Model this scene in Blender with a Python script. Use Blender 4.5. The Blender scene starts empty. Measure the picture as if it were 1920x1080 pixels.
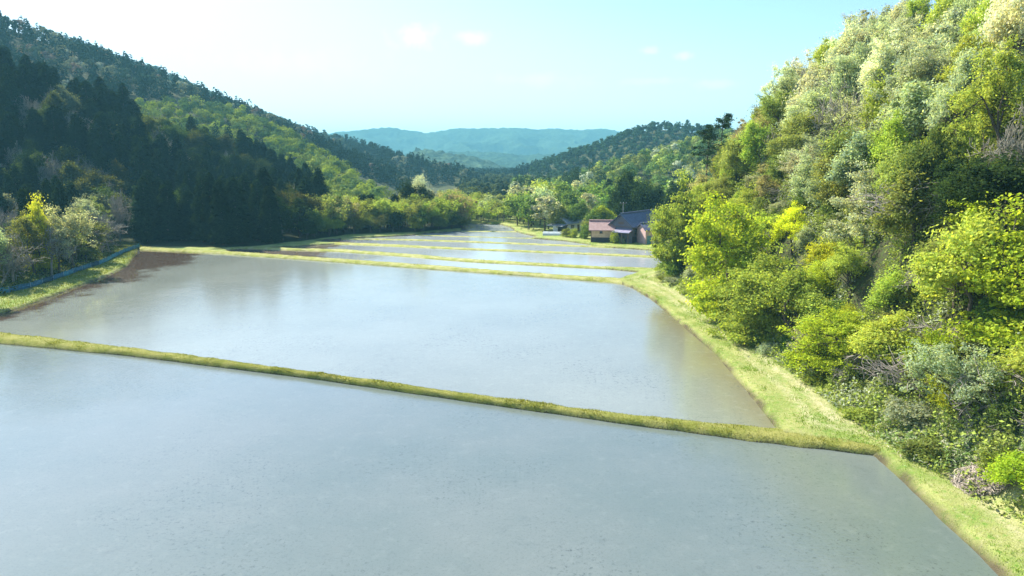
import bpy, math, numpy as np
from math import radians as R, sin, cos, tan, pi
from mathutils import Matrix, Vector
scene = bpy.context.scene
C = scene.collection

# ---------------------------------------------------------------- camera, sky, sun, exposure
CAMH, PITCH, FPX = 20.0, R(10.5), 1297.0
cam_d = bpy.data.cameras.new('camera'); cam = bpy.data.objects.new('camera', cam_d); C.objects.link(cam)
cam.location = (0, 0, CAMH); cam.rotation_euler = (R(90) - PITCH, 0, 0)
cam_d.sensor_width = 36; cam_d.lens = 36 * FPX / 1920; cam_d.clip_start = 0.5; cam_d.clip_end = 12000
scene.camera = cam

SUN_EL, SUN_AZ = R(44), R(-52)          # azimuth from +Y, clockwise
w = bpy.data.worlds.new('World'); scene.world = w; w.use_nodes = True
nt = w.node_tree; N = nt.nodes; L = nt.links
for n in list(N): N.remove(n)
sky = N.new('ShaderNodeTexSky'); sky.sky_type = 'NISHITA'; sky.sun_disc = False
sky.sun_elevation = SUN_EL; sky.sun_rotation = SUN_AZ; sky.air_density = 1.0; sky.dust_density = 1.6; sky.ozone_density = 1.0
def wn(t, **k):
    n = N.new(t)
    for a, b in k.items(): setattr(n, a, b)
    return n
tc = wn('ShaderNodeTexCoord')
tint = wn('ShaderNodeMix', data_type='RGBA', blend_type='MULTIPLY'); tint.inputs[0].default_value = 1
L.new(sky.outputs[0], tint.inputs[6]); tint.inputs[7].default_value = (0.78, 0.94, 1.18, 1)
# thin cumulus puffs: directions in the sky, softened with noise
def direction(px, py):
    a = (px - 960) / FPX; c = -(py - 540) / FPX
    v = Vector((a, cos(PITCH) + sin(PITCH) * c, -sin(PITCH) + cos(PITCH) * c)); return v.normalized()
noi = wn('ShaderNodeTexNoise'); noi.inputs['Scale'].default_value = 45; noi.inputs['Detail'].default_value = 6; noi.inputs['Roughness'].default_value = .6
L.new(tc.outputs['Generated'], noi.inputs['Vector'])
acc = None
for px, py, rx, rz, amt in [(780, 68, .032, .014, .75), (800, 62, .018, .010, .5), (888, 71, .020, .008, .55), (1214, 96, .013, .006, .45),
                            (1283, 104, .014, .005, .4), (1345, 158, .035, .006, .25), (1220, 152, .05, .005, .2), (1010, 150, .07, .010, .25),
                            (560, 120, .12, .02, .2)]:
    d = direction(px, py)
    sub = wn('ShaderNodeVectorMath', operation='SUBTRACT'); sub.inputs[1].default_value = d; L.new(tc.outputs['Generated'], sub.inputs[0])
    mul = wn('ShaderNodeVectorMath', operation='MULTIPLY'); mul.inputs[1].default_value = (1 / rx, 1 / rx, 1 / rz); L.new(sub.outputs[0], mul.inputs[0])
    ln = wn('ShaderNodeVectorMath', operation='LENGTH'); L.new(mul.outputs[0], ln.inputs[0])
    ad = wn('ShaderNodeMath', operation='MULTIPLY_ADD'); L.new(noi.outputs[0], ad.inputs[0]); ad.inputs[1].default_value = 3.2; L.new(ln.outputs['Value'], ad.inputs[2])
    mr = wn('ShaderNodeMapRange'); mr.interpolation_type = 'SMOOTHSTEP'; L.new(ad.outputs[0], mr.inputs[0])
    mr.inputs[1].default_value = 3.0; mr.inputs[2].default_value = 1.3; mr.inputs[3].default_value = 0; mr.inputs[4].default_value = amt
    if acc is None: acc = mr.outputs[0]
    else:
        mx = wn('ShaderNodeMath', operation='MAXIMUM'); L.new(acc, mx.inputs[0]); L.new(mr.outputs[0], mx.inputs[1]); acc = mx.outputs[0]
# milky low sky: haze towards the horizon, more so on the sun's side
sep = wn('ShaderNodeSeparateXYZ'); L.new(tc.outputs['Generated'], sep.inputs[0])
hz = wn('ShaderNodeMapRange'); hz.interpolation_type = 'SMOOTHERSTEP'; hz.inputs[1].default_value = .30; hz.inputs[2].default_value = 0.0; hz.inputs[3].default_value = 0; hz.inputs[4].default_value = .62
xs = wn('ShaderNodeMath', operation='MULTIPLY_ADD'); L.new(sep.outputs[0], xs.inputs[0]); xs.inputs[1].default_value = .18; L.new(sep.outputs[2], xs.inputs[2])
L.new(xs.outputs[0], hz.inputs[0])
hm = wn('ShaderNodeMix', data_type='RGBA'); L.new(hz.outputs[0], hm.inputs[0]); L.new(tint.outputs[2], hm.inputs[6]); hm.inputs[7].default_value = (4.2, 5.7, 6.2, 1)
cl = wn('ShaderNodeMix', data_type='RGBA'); L.new(acc, cl.inputs[0]); L.new(hm.outputs[2], cl.inputs[6]); cl.inputs[7].default_value = (5.7, 7.4, 7.9, 1)
bg = wn('ShaderNodeBackground'); bg.inputs[1].default_value = 0.114; L.new(cl.outputs[2], bg.inputs[0])
wo = wn('ShaderNodeOutputWorld'); L.new(bg.outputs[0], wo.inputs[0])

sl = bpy.data.lights.new('sun', 'SUN'); sun = bpy.data.objects.new('sun', sl); C.objects.link(sun)
sl.energy = 5.0; sl.angle = R(0.5); sl.color = (1.0, .93, .80)
sdir = Vector((sin(SUN_AZ) * cos(SUN_EL), cos(SUN_AZ) * cos(SUN_EL), sin(SUN_EL)))
sun.rotation_euler = sdir.to_track_quat('Z', 'Y').to_euler()
sun.location = (-60, 20, 80)
scene.view_settings.view_transform = 'Standard'; scene.view_settings.look = 'None'
scene.view_settings.exposure = 1.2; scene.view_settings.gamma = 1.0
scene.render.engine = 'CYCLES'
cy = scene.cycles
cy.max_bounces = 5; cy.diffuse_bounces = 3; cy.glossy_bounces = 2; cy.transmission_bounces = 3; cy.volume_bounces = 0; cy.transparent_max_bounces = 8
cy.use_denoising = True; cy.sample_clamp_indirect = 6; cy.caustics_reflective = False; cy.caustics_refractive = False

# ---------------------------------------------------------------- numeric helpers
def world_at(px, py, z=0.0):
    """point of the plane z seen at this place of the 1920x1080 photograph"""
    a = (px - 960) / FPX; c = -(py - 540) / FPX
    dy = cos(PITCH) + sin(PITCH) * c; dz = -sin(PITCH) + cos(PITCH) * c
    t = (z - CAMH) / dz
    return (a * t, dy * t)
def at_depth(px, py, Y):
    a = (px - 960) / FPX; c = -(py - 540) / FPX
    dy = cos(PITCH) + sin(PITCH) * c; dz = -sin(PITCH) + cos(PITCH) * c
    t = Y / dy
    return (a * t, Y, CAMH + dz * t)
def project(x, y, z):
    z = z - CAMH
    d = y * cos(PITCH) - z * sin(PITCH); u = y * sin(PITCH) + z * cos(PITCH)
    return 960 + FPX * x / d, 540 - FPX * u / d
def hash2(i, j, s):
    h = (i.astype(np.int64) * 374761393 + j.astype(np.int64) * 668265263 + s * 1442695041) & 0x7fffffff
    h = ((h ^ (h >> 13)) * 1274126177) & 0x7fffffff
    return ((h ^ (h >> 16)) & 0xffffff) / float(0xffffff)
def vnoise(x, y, s=0):
    i = np.floor(x); j = np.floor(y); fx = x - i; fy = y - j
    fx = fx * fx * (3 - 2 * fx); fy = fy * fy * (3 - 2 * fy)
    a = hash2(i, j, s); b = hash2(i + 1, j, s); c = hash2(i, j + 1, s); d = hash2(i + 1, j + 1, s)
    return (a * (1 - fx) + b * fx) * (1 - fy) + (c * (1 - fx) + d * fx) * fy
def fbm(x, y, s=0, o=4):
    t = 0; a = .5; n = 0
    for k in range(o):
        t = t + a * (vnoise(x, y, s + k) * 2 - 1); n += a; x = x * 2.03 + 7.1; y = y * 2.03 + 3.7; a *= .5
    return t / n
def sstep(a, b, x):
    t = np.clip((x - a) / (b - a), 0, 1); return t * t * (3 - 2 * t)
def poly_sd(x, y, P):
    P = np.array(P, float); d = np.full(x.shape, 1e18); inside = np.zeros(x.shape, bool)
    n = len(P)
    for i in range(n):
        ax, ay = P[i]; bx, by = P[(i + 1) % n]; ex, ey = bx - ax, by - ay
        t = np.clip(((x - ax) * ex + (y - ay) * ey) / (ex * ex + ey * ey + 1e-9), 0, 1)
        d = np.minimum(d, (x - ax - t * ex) ** 2 + (y - ay - t * ey) ** 2)
        cond = ((ay > y) != (by > y)) & (x < (bx - ax) * (y - ay) / (by - ay + 1e-12) + ax)
        inside ^= cond
    d = np.sqrt(d); return np.where(inside, -d, d)
def resample(P, step):
    P = np.array(P, float); seg = np.linalg.norm(np.diff(P, axis=0), axis=1); s = np.r_[0, np.cumsum(seg)]
    n = max(2, int(s[-1] / step)); t = np.linspace(0, s[-1], n)
    return np.stack([np.interp(t, s, P[:, k]) for k in range(P.shape[1])], 1)

# ---------------------------------------------------------------- plan of the valley
def pl(pts, z=0.0): return [world_at(a, b, z) for a, b in pts]
# bunds: near (bottom) line, far (top) line, height
BUNDS = [
    ([(-330, 604), (-150, 625), (0, 645), (250, 669), (600, 713), (900, 757), (1200, 800), (1450, 833), (1650, 856)],
     [(-330, 585), (-150, 603), (0, 622), (250, 652), (600, 698), (900, 740), (1200, 778), (1455, 802), (1650, 832)], .44, 'long mown grass bund crossing in front between the two nearest paddies'),
    ([(262, 470), (420, 478), (600, 491), (800, 506), (1000, 520), (1150, 532), (1215, 541)],
     [(262, 462), (420, 470), (600, 482), (800, 496), (1000, 511), (1150, 520), (1215, 528)], .42, 'grass bund along the far side of the large paddy'),
    ([(396, 471), (450, 467), (640, 474), (760, 483), (880, 493), (1109, 505), (1262, 510)],
     [(396, 468), (450, 462), (640, 467), (760, 475), (880, 485), (1109, 498), (1262, 504)], .36, 'yellow green bund ending at the brushy corner below the maple'),
    ([(545, 461), (590, 457), (640, 460), (740, 464), (880, 470), (1109, 479), (1270, 487)],
     [(545, 457), (590, 452), (640, 454), (740, 458), (880, 465), (1109, 474), (1270, 481)], .30, 'thin bund reaching the maple crown in front of the farmhouse'),
    ([(640, 450), (740, 451), (880, 455.5), (1109, 464.5), (1210, 468)],
     [(640, 446.5), (740, 447.5), (880, 451.5), (1109, 460.5), (1210, 464)], .24, 'thin bund just before the farmhouse lawn'),
    ([(780, 442), (880, 445), (994, 448), (1100, 451)], [(780, 440), (880, 443), (994, 446), (1100, 449.5)], .15, 'thin bund before the last two paddies'),
    ([(865, 434.5), (967, 435.8), (1010, 437)], [(865, 433), (967, 433.5), (1010, 434.5)], .12, 'hairline bund beneath the farthest paddy'),
]
def midline(b): 
    n = pl(b[0]); f = pl(b[1], b[2])
    return [((p[0] + q[0]) / 2, (p[1] + q[1]) / 2) for p, q in zip(n, f)]
MID = [midline(b) for b in BUNDS]
edge1 = pl([(1640, 853), (1700, 910), (1760, 970), (1820, 1025), (1875, 1080), (1950, 1160)])
edge2 = pl([(1185, 541), (1222, 563), (1265, 600), (1340, 665), (1400, 735), (1455, 806)])
left2 = pl([(-300, 655), (-120, 618), (0, 592), (90, 561), (150, 537), (205, 518), (240, 498), (272, 473)])
FIELDS = [
    [(-115, 6), (36, 6), edge1[-1]] + edge1[::-1][1:] + MID[0][::-1][1:] + [(-115, 88)],
    MID[0][:-1] + edge2[::-1] + MID[1][::-1][1:] + left2[::-1][1:],
    MID[1][1:-1] + pl([(1197, 512)]) + MID[2][::-1][1:] + pl([(430, 471)]),
    MID[2][2:] + MID[3][::-1][0:5] + pl([(575, 462), (500, 466)]),
    MID[3][2:] + pl([(1243, 476), (1225, 471), (1170, 467)]) + MID[4][::-1][1:] + pl([(590, 453)]),
    MID[4][0:4] + pl([(1108, 460), (1060, 453)]) + MID[5][::-1][1:] ,
    MID[5][0:] [:3] + pl([(1008, 445), (985, 440)]) + MID[6][::-1][1:] + pl([(800, 438)]),
    MID[6][:2] + pl([(958, 427), (935, 421), (870, 420)]),
]
WZ = [0.0, 0.10, 0.10, 0.10, .08, .05, .03, .02]
RF = np.array([(-50, 40), (0, 38), (24, 32), (36, 28), (50, 26.5), (65, 26.5), (83, 26.5), (100, 25.5), (112, 25), (124, 26.5), (134, 36), (144, 50), (160, 55), (200, 62), (260, 74)], float)
def ridge(pts, tree):                                 # (px, py, depth) of a wooded skyline -> ridge in metres
    return np.array([(lambda q: (q[0], q[1], q[2] - tree))(at_depth(*p)) for p in pts])
RIDGES = [ # polyline, slope, rounding
    (ridge([(-700, -120, 215), (-300, 0, 225), (0, 88, 235), (120, 130, 240), (250, 170, 250), (400, 225, 262), (500, 285, 250)], 19), .52),
    (ridge([(-900, -200, 470), (-400, -90, 430), (0, 22, 430), (110, 60, 450), (200, 108, 490), (330, 178, 520), (420, 235, 520)], 11), .42),
    (ridge([(120, 60, 860), (250, 108, 800), (400, 166, 760), (560, 222, 740), (640, 246, 730), (700, 268, 640), (830, 294, 540), (900, 316, 480), (950, 340, 430), (985, 366, 380)], 13), .42),
    (ridge([(300, 205, 400), (420, 215, 385), (500, 250, 360), (590, 290, 330), (670, 338, 295)], 10), .38),
    (ridge([(1460, 225, 420), (1330, 262, 370), (1240, 268, 340), (1150, 300, 330), (1060, 335, 330), (1000, 368, 330)], 11), .40),
    (ridge([(1500, 250, 620), (1330, 240, 620), (1235, 226, 640), (1160, 250, 660), (1070, 304, 640), (1040, 335, 600)], 10), .35),
]
def H(x, y, detail=True):
    x = np.asarray(x, float); y = np.asarray(y, float)
    h = np.full(x.shape, .42)
    near = (x > -140) & (x < 80) & (y > 0) & (y < 260)
    if near.any():
        xn, yn = x[near], y[near]; sd = np.full(xn.shape, 1e9)
        for P in FIELDS: sd = np.minimum(sd, poly_sd(xn, yn, P))
        wob = fbm(xn / 2.1, yn / 2.1, 3, 3) * .16
        g = -.45 + .87 * sstep(-.55, .45, sd + wob)
        g += np.clip(sd, 0, 40) * .02
        h[near] = g
    h = h + .10 * fbm(x / 3.0, y / 3.0, 11, 3) * (h > .2)
    # right hillside
    xr = np.interp(y, RF[:, 0], RF[:, 1]); t = x - xr
    t2 = np.maximum(t + 1.5 * fbm(x / 9, y / 9, 21, 2), 0)
    fade = sstep(178, 136, y)
    hr = np.where(t2 < 40, t2 * 1.5 - t2 * t2 * .0155, 35.2 + (t2 - 40) * .3) * (.06 + .94 * fade)
    hr = hr * (.35 + .65 * sstep(0, 9, t2))
    hr = hr + (1.6 * fbm(x / 14, y / 14, 31, 3)) * sstep(2, 12, t)
    h = h + np.clip(hr, 0, 70)
    # wooded ridges
    hh = np.full(x.shape, -50.0)
    for P, k in RIDGES:
        best = np.full(x.shape, -1e9)
        for i in range(len(P) - 1):
            a, b = P[i], P[i + 1]; ex, ey = b[0] - a[0], b[1] - a[1]
            u = np.clip(((x - a[0]) * ex + (y - a[1]) * ey) / (ex * ex + ey * ey), 0, 1)
            d = np.hypot(x - a[0] - u * ex, y - a[1] - u * ey)
            best = np.maximum(best, a[2] + (b[2] - a[2]) * u - k * (np.sqrt(d * d + 64) - 8))
        hh = np.maximum(hh, best)
    amp = sstep(0, 30, hh)
    hh = hh + amp * (5 * fbm(x / 55, y / 55, 41, 4))
    h = np.where(hh > 0, np.maximum(h, h + hh), h)
    return h
if bpy.app.version[0] == 0: raise SystemExit

# ---------------------------------------------------------------- mesh helpers
def np_mesh(name, V, F, col=None, smooth=False):
    V = np.asarray(V, np.float32).reshape(-1, 3); F = np.asarray(F, np.int32); k = F.shape[1]
    m = bpy.data.meshes.new(name); m.vertices.add(len(V)); m.vertices.foreach_set('co', V.ravel())
    m.loops.add(F.size); m.loops.foreach_set('vertex_index', F.ravel())
    m.polygons.add(len(F)); m.polygons.foreach_set('loop_start', np.arange(0, F.size, k, dtype=np.int32))
    m.polygons.foreach_set('use_smooth', np.full(len(F), smooth))
    if col is not None:
        col = np.asarray(col, np.float32)
        if col.ndim == 1: col = np.stack([col] * 3, 1)
        at = m.color_attributes.new('tone', 'FLOAT_COLOR', 'POINT')
        at.data.foreach_set('color', np.c_[col, np.ones(len(col), np.float32)].astype(np.float32).ravel())
    m.update(calc_edges=True); return m
def obj(name, mesh, mat=None, parent=None, **props):
    o = bpy.data.objects.new(name, mesh); C.objects.link(o)
    if mat is not None and len(mesh.materials) == 0: mesh.materials.append(mat)
    if parent is not None: o.parent = parent
    for k, v in props.items(): o[k] = v
    return o
def empty(name, loc, label=None, category=None, group=None, rz=0, parent=None):
    o = bpy.data.objects.new(name, None); C.objects.link(o); o.location = loc; o.rotation_euler = (0, 0, rz); o.empty_display_size = .3
    if label: o['label'] = label
    if category: o['category'] = category
    if group: o['group'] = group
    return o
def grid_faces(nu, nv):
    i = np.arange(nu - 1)[:, None]; j = np.arange(nv - 1)[None]; a = (i * nv + j).ravel()
    return np.stack([a, a + nv, a + nv + 1, a + 1], 1)
def leaves(c, n, s, rng, aspect=.6, dirv=None):
    """rhombic leaf sprays: centres, normals, sizes"""
    n = n / (np.linalg.norm(n, axis=1, keepdims=True) + 1e-9)
    r = rng.normal(size=n.shape) if dirv is None else dirv
    a = np.cross(n, r); a /= np.linalg.norm(a, axis=1, keepdims=True) + 1e-9
    if dirv is not None: a, b = np.cross(a, n), a
    else: b = np.cross(n, a)
    s = s[:, None]
    V = np.stack([c + a * s, c + b * s * aspect + n * s * .12, c - a * s, c - b * s * aspect + n * s * .12], 1)
    return V
def quads(V): return V.reshape(-1, 3), np.arange(V.shape[0] * 4).reshape(-1, 4)
def tubes(segs, sides=5):
    """segs: (p0, p1, r0, r1) tapered limbs"""
    P0 = np.array([s[0] for s in segs]); P1 = np.array([s[1] for s in segs]); r0 = np.array([s[2] for s in segs]); r1 = np.array([s[3] for s in segs])
    d = P1 - P0; d /= np.linalg.norm(d, axis=1, keepdims=True) + 1e-9; P1 = P1 + d * r1[:, None] * .4
    up = np.where(np.abs(d[:, 2:3]) > .9, np.array([[1., 0, 0]]), np.array([[0, 0, 1.]]))
    a = np.cross(d, up); a /= np.linalg.norm(a, axis=1, keepdims=True); b = np.cross(d, a)
    th = np.arange(sides) * 2 * pi / sides; cs = np.cos(th)[None, :, None]; sn = np.sin(th)[None, :, None]
    ring = a[:, None] * cs + b[:, None] * sn
    V = np.concatenate([P0[:, None] + ring * r0[:, None, None], P1[:, None] + ring * r1[:, None, None]], 1)
    k = np.arange(sides); f = np.stack([k, (k + 1) % sides, (k + 1) % sides + sides, k + sides], 1)
    F = (f[None] + (np.arange(len(segs)) * 2 * sides)[:, None, None]).reshape(-1, 4)
    return V.reshape(-1, 3), F

# ---------------------------------------------------------------- materials
class Mat:
    def __init__(s, name):
        s.m = bpy.data.materials.new(name); s.m.use_nodes = True; s.t = s.m.node_tree
        for n in list(s.t.nodes): s.t.nodes.remove(n)
        s.out = s.n('ShaderNodeOutputMaterial')
    def n(s, t, ins=None, **k):
        o = s.t.nodes.new(t)
        for a, b in k.items(): setattr(o, a, b)
        for a, b in (ins or {}).items():
            if isinstance(b, bpy.types.NodeSocket): s.t.links.new(b, o.inputs[a])
            else: o.inputs[a].default_value = b
        return o
    def mix(s, f, a, b, bt='MIX'):
        m = s.n('ShaderNodeMix', data_type='RGBA', blend_type=bt)
        for i, v in ((0, f), (6, a), (7, b)):
            if isinstance(v, bpy.types.NodeSocket): s.t.links.new(v, m.inputs[i])
            else: m.inputs[i].default_value = v if i == 0 else (tuple(v) + (1,))[:4]
        return m.outputs[2]
    def noise(s, scale, detail=4, vec=None, rough=.55, dist=0):
        n = s.n('ShaderNodeTexNoise', {'Scale': scale, 'Detail': detail, 'Roughness': rough, 'Distortion': dist})
        if vec is None: vec = s.n('ShaderNodeTexCoord').outputs['Object']
        s.t.links.new(vec, n.inputs['Vector']); return n.outputs[0]
    def ramp(s, f, a, b, lo=0., hi=1.):
        return s.n('ShaderNodeMapRange', {0: f, 1: a, 2: b, 3: lo, 4: hi}, interpolation_type='SMOOTHSTEP').outputs[0]
    def surf(s, sock): s.t.links.new(sock, s.out.inputs[0]); return s.m
def leaf_mat(name, trans=.35, use_obj=True, gloss=.0):
    M = Mat(name); va = M.n('ShaderNodeVertexColor', layer_name='tone').outputs[0]
    if use_obj:
        oc = M.n('ShaderNodeObjectInfo').outputs['Color']; col = M.mix(1, oc, va, 'MULTIPLY')
    else: col = va
    d = M.n('ShaderNodeBsdfDiffuse', {'Color': col}).outputs[0]
    tcol = M.mix(1, col, (1.15, 1.1, .55), 'MULTIPLY')
    t = M.n('ShaderNodeBsdfTranslucent', {'Color': tcol}).outputs[0]
    s = M.n('ShaderNodeMixShader', {0: trans, 1: d, 2: t}).outputs[0]
    return M.surf(s)
LEAF = leaf_mat('leaf', .58); LEAFC = leaf_mat('conifer_needles', .12); FAR = leaf_mat('forest_leaf', .25, False); GRASS = leaf_mat('grass_blade', .35, False)
def simple(name, col, rough=.8, nscale=6, namp=.25, bump=0, metal=0, alpha=None):
    M = Mat(name); f = M.noise(nscale, 5)
    c = M.mix(M.ramp(f, .3, .7), tuple(x * (1 - namp) for x in col), tuple(min(1, x * (1 + namp)) for x in col))
    p = M.n('ShaderNodeBsdfPrincipled', {'Base Color': c, 'Roughness': rough, 'Metallic': metal})
    if bump:
        b = M.n('ShaderNodeBump', {'Strength': bump, 'Distance': .05, 'Height': f}); M.t.links.new(b.outputs[0], p.inputs['Normal'])
    return M.surf(p.outputs[0])
BARK = simple('bark', (.09, .07, .05), .9, 9, .35)
TWIG = simple('pale_twigs', (.30, .26, .22), .9, 2, .25)
PTWIG = simple('brown_twigs', (.23, .21, .155), .9, 2, .25)

def ground_mat():
    M = Mat('ground'); P = M.n('ShaderNodeTexCoord').outputs['Object']
    wood = M.n('ShaderNodeVertexColor', layer_name='tone').outputs[0]
    n1 = M.noise(.35, 6, P); n2 = M.noise(2.2, 5, P, .65); n3 = M.noise(14, 3, P, .7)
    grass = M.mix(M.ramp(n1, .38, .62), (.24, .31, .07), (.37, .38, .13))
    grass = M.mix(M.ramp(n2, .50, .72, 0, .7), grass, (.42, .40, .20))
    grass = M.mix(M.ramp(n2, .46, .34, 0, .85), grass, (.13, .27, .03))
    grass = M.mix(M.ramp(n3, .35, .7, 0, .35), grass, (.10, .13, .04))
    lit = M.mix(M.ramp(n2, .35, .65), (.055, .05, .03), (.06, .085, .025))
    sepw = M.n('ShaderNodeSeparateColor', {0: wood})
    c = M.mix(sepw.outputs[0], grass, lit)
    tk = M.n('ShaderNodeMath', {0: sepw.outputs[2], 1: M.ramp(n2, .3, .6, .3, 1)}, operation='MULTIPLY').outputs[0]
    c = M.mix(tk, c, (.50, .46, .27))
    c = M.mix(sepw.outputs[1], c, (.075, .055, .038))
    bp = M.n('ShaderNodeBump', {'Strength': .8, 'Distance': .12, 'Height': n3})
    return M.surf(M.n('ShaderNodeBsdfPrincipled', {'Base Color': c, 'Roughness': .95, 'Normal': bp.outputs[0], 'Specular IOR Level': .1}).outputs[0])
GROUND = ground_mat()
def bund_mat(q=1.0):
    M = Mat('bund_grass'); P = M.n('ShaderNodeTexCoord').outputs['Object']
    t = M.n('ShaderNodeVertexColor', layer_name='tone').outputs[0]; tr = M.n('ShaderNodeSeparateColor', {0: t}).outputs[0]
    n1 = M.noise(.8, 5, P); n2 = M.noise(9, 5, P, .7)
    c = M.mix(M.ramp(n1, .35, .65), (.20 * q, .22 * q, .04 * q), (.31 * q, .30 * q, (.085 if q == 1 else .13) * q))
    c = M.mix(M.ramp(n2, .4, .7, 0, .5), c, (.12, .12, .035))
    mr = M.n('ShaderNodeMath', {0: tr, 1: n2}, operation='ADD').outputs[0]
    c = M.mix(M.ramp(mr, 1.25, 1.55), c, (.06, .045, .03))
    bp = M.n('ShaderNodeBump', {'Strength': 1, 'Distance': .1, 'Height': n2})
    return M.surf(M.n('ShaderNodeBsdfPrincipled', {'Base Color': c, 'Roughness': .95, 'Normal': bp.outputs[0], 'Specular IOR Level': .1}).outputs[0])
BUND = bund_mat(); BUND2 = bund_mat(1.4)  # second one: same grass for farther bunds, haze paleness put into its colour
def water_mat(name, mud, silt, rip, rip_scale, rough, brown_at=None, left=None):
    """standing water over mud: silt is the turbid suspension, mud the bed colour"""
    M = Mat(name); P = M.n('ShaderNodeTexCoord').outputs['Object']
    n1 = M.noise(.05, 5, P, .6); n2 = M.noise(.6, 6, P, .7)
    c = M.mix(M.ramp(n1, .3, .7, 0, 1), mud, silt)
    c = M.mix(M.ramp(n2, .55, .8, 0, .35), c, tuple(v * .6 for v in mud))
    if brown_at:
        sx = M.n('ShaderNodeSeparateXYZ', {0: P}).outputs
        e = M.n('ShaderNodeMath', {0: n1, 1: brown_at[2], 2: sx[0]}, operation='MULTIPLY_ADD').outputs[0]
        c = M.mix(M.ramp(e, brown_at[0], brown_at[1]), c, brown_at[3])
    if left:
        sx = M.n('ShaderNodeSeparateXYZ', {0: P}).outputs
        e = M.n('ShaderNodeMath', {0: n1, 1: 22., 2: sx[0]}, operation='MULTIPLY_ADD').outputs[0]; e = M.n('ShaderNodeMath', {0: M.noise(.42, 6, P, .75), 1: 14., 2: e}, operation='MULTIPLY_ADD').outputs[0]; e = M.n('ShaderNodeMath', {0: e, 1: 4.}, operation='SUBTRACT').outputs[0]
        c = M.mix(M.ramp(e, left[0] + 12, left[1] + 18), c, left[2]); calm = M.ramp(e, left[0] + 26, left[1] + 22)  # mud brown painted along the left edge in place of mirrored trees
    c = M.mix(M.ramp(M.noise(6.5, 5, P, .8), .52, .66, 0, .38), c, tuple(v * .45 for v in mud)); c = M.mix(M.ramp(M.noise(1.1, 5, P, .7), .5, .75, 0, .25), c, tuple(min(1, v * 1.35) for v in silt))
    c = M.mix(M.n('ShaderNodeMath', {0: M.ramp(M.noise(3.2, 4, P, .85), .55, .64), 1: M.ramp(M.noise(.09, 3, P), .45, .62, .1, .7)}, operation='MULTIPLY').outputs[0], c, tuple(v * .4 for v in mud))
    mp = M.n('ShaderNodeMapping', {'Vector': P, 'Scale': (1, 1.8, 1), 'Rotation': (0, 0, .35)}).outputs[0]
    r1 = M.noise(rip_scale, 3, mp, .6); r2 = M.noise(rip_scale * .12, 3, P, .6)
    amp = M.ramp(M.noise(.035, 3, P), .35, .65, .35, 1)
    h = M.n('ShaderNodeMath', {0: r1, 1: amp}, operation='MULTIPLY').outputs[0]
    if left:
        rip2 = M.n('ShaderNodeMapRange', {0: calm, 1: 0, 2: 1, 3: rip, 4: rip * .12}).outputs[0]; rough = M.n('ShaderNodeMapRange', {0: calm, 1: 0, 2: 1, 3: rough, 4: .03}).outputs[0]
    else: rip2 = rip
    b = M.n('ShaderNodeBump', {'Strength': rip2, 'Distance': .02, 'Height': h})
    b2 = M.n('ShaderNodeBump', {'Strength': rip * .12, 'Distance': .05, 'Height': r2, 'Normal': b.outputs[0]})
    p = M.n('ShaderNodeBsdfPrincipled', {'Base Color': c, 'Roughness': rough, 'IOR': 1.5, 'Specular IOR Level': .5, 'Normal': b2.outputs[0]})
    return M.surf(p.outputs[0])
W1 = water_mat('water_rippled', (.112, .143, .126), (.148, .170, .150), 1.0, 3.2, .07)
W2 = water_mat('water_still', (.185, .205, .172), (.22, .24, .20), .8, 1.3, .16, brown_at=(18, 29, 10, (.17, .145, .065)), left=(-60, -71, (.075, .052, .036)))  # left: dark tree reflections put into the colour as mud brown
W3 = water_mat('water_terrace', (.26, .29, .29), (.31, .34, .34), .8, 1.0, .18, left=(-38, -46, (.15, .12, .09)))  # left: brown painted at the terrace ends where trees would reflect

# ---------------------------------------------------------------- ground sheet
def graded(lo, hi, a, b, step, g=1.07):
    mid = list(np.arange(a, b + step * .5, step)); out = []; s = step; v = mid[-1]
    while v < hi: s *= g; v += s; out.append(v)
    pre = []; s = step; v = a
    while v > lo: s *= g; v -= s; pre.append(v)
    return np.array(pre[::-1] + mid + out)
gx = graded(-4000, 4000, -100, 50, .5, 1.045); gy = graded(-60, 5200, 18, 205, .55, 1.03)
GX, GY = np.meshgrid(gx, gy, indexing='ij'); GZ = H(GX, GY)
sdm = np.full(GX.shape, 1e9); nr = (GX > -140) & (GX < 80) & (GY < 260)
for P in FIELDS: sdm[nr] = np.minimum(sdm[nr], poly_sd(GX[nr], GY[nr], P))
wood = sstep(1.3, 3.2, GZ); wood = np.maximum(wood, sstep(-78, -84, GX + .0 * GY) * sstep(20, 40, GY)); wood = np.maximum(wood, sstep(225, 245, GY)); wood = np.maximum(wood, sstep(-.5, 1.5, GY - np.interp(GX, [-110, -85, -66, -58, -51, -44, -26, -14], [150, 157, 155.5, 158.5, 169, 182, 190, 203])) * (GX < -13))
trk = np.exp(-((sdm - 4.6 + .8 * fbm(GX / 9, GY / 9, 8, 2)) / .55) ** 2) * (GX > 15) * (GY < 130) + .7 * np.exp(-((sdm - 2.9 + .8 * fbm(GX / 9, GY / 9, 8, 2)) / .4) ** 2) * (GX > 15) * (GY < 130)
mudm = sstep(.55, .0, sdm + .3 * fbm(GX / 1.1, GY / 1.1, 5, 2))
gm = np_mesh('ground', np.stack([GX, GY, GZ], -1).reshape(-1, 3), grid_faces(*GX.shape), np.stack([wood, mudm, trk], -1).reshape(-1, 3), True)
obj('ground', gm, GROUND, kind='structure', label='valley floor and wooded slopes with mown grass verges round the paddies')

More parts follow.
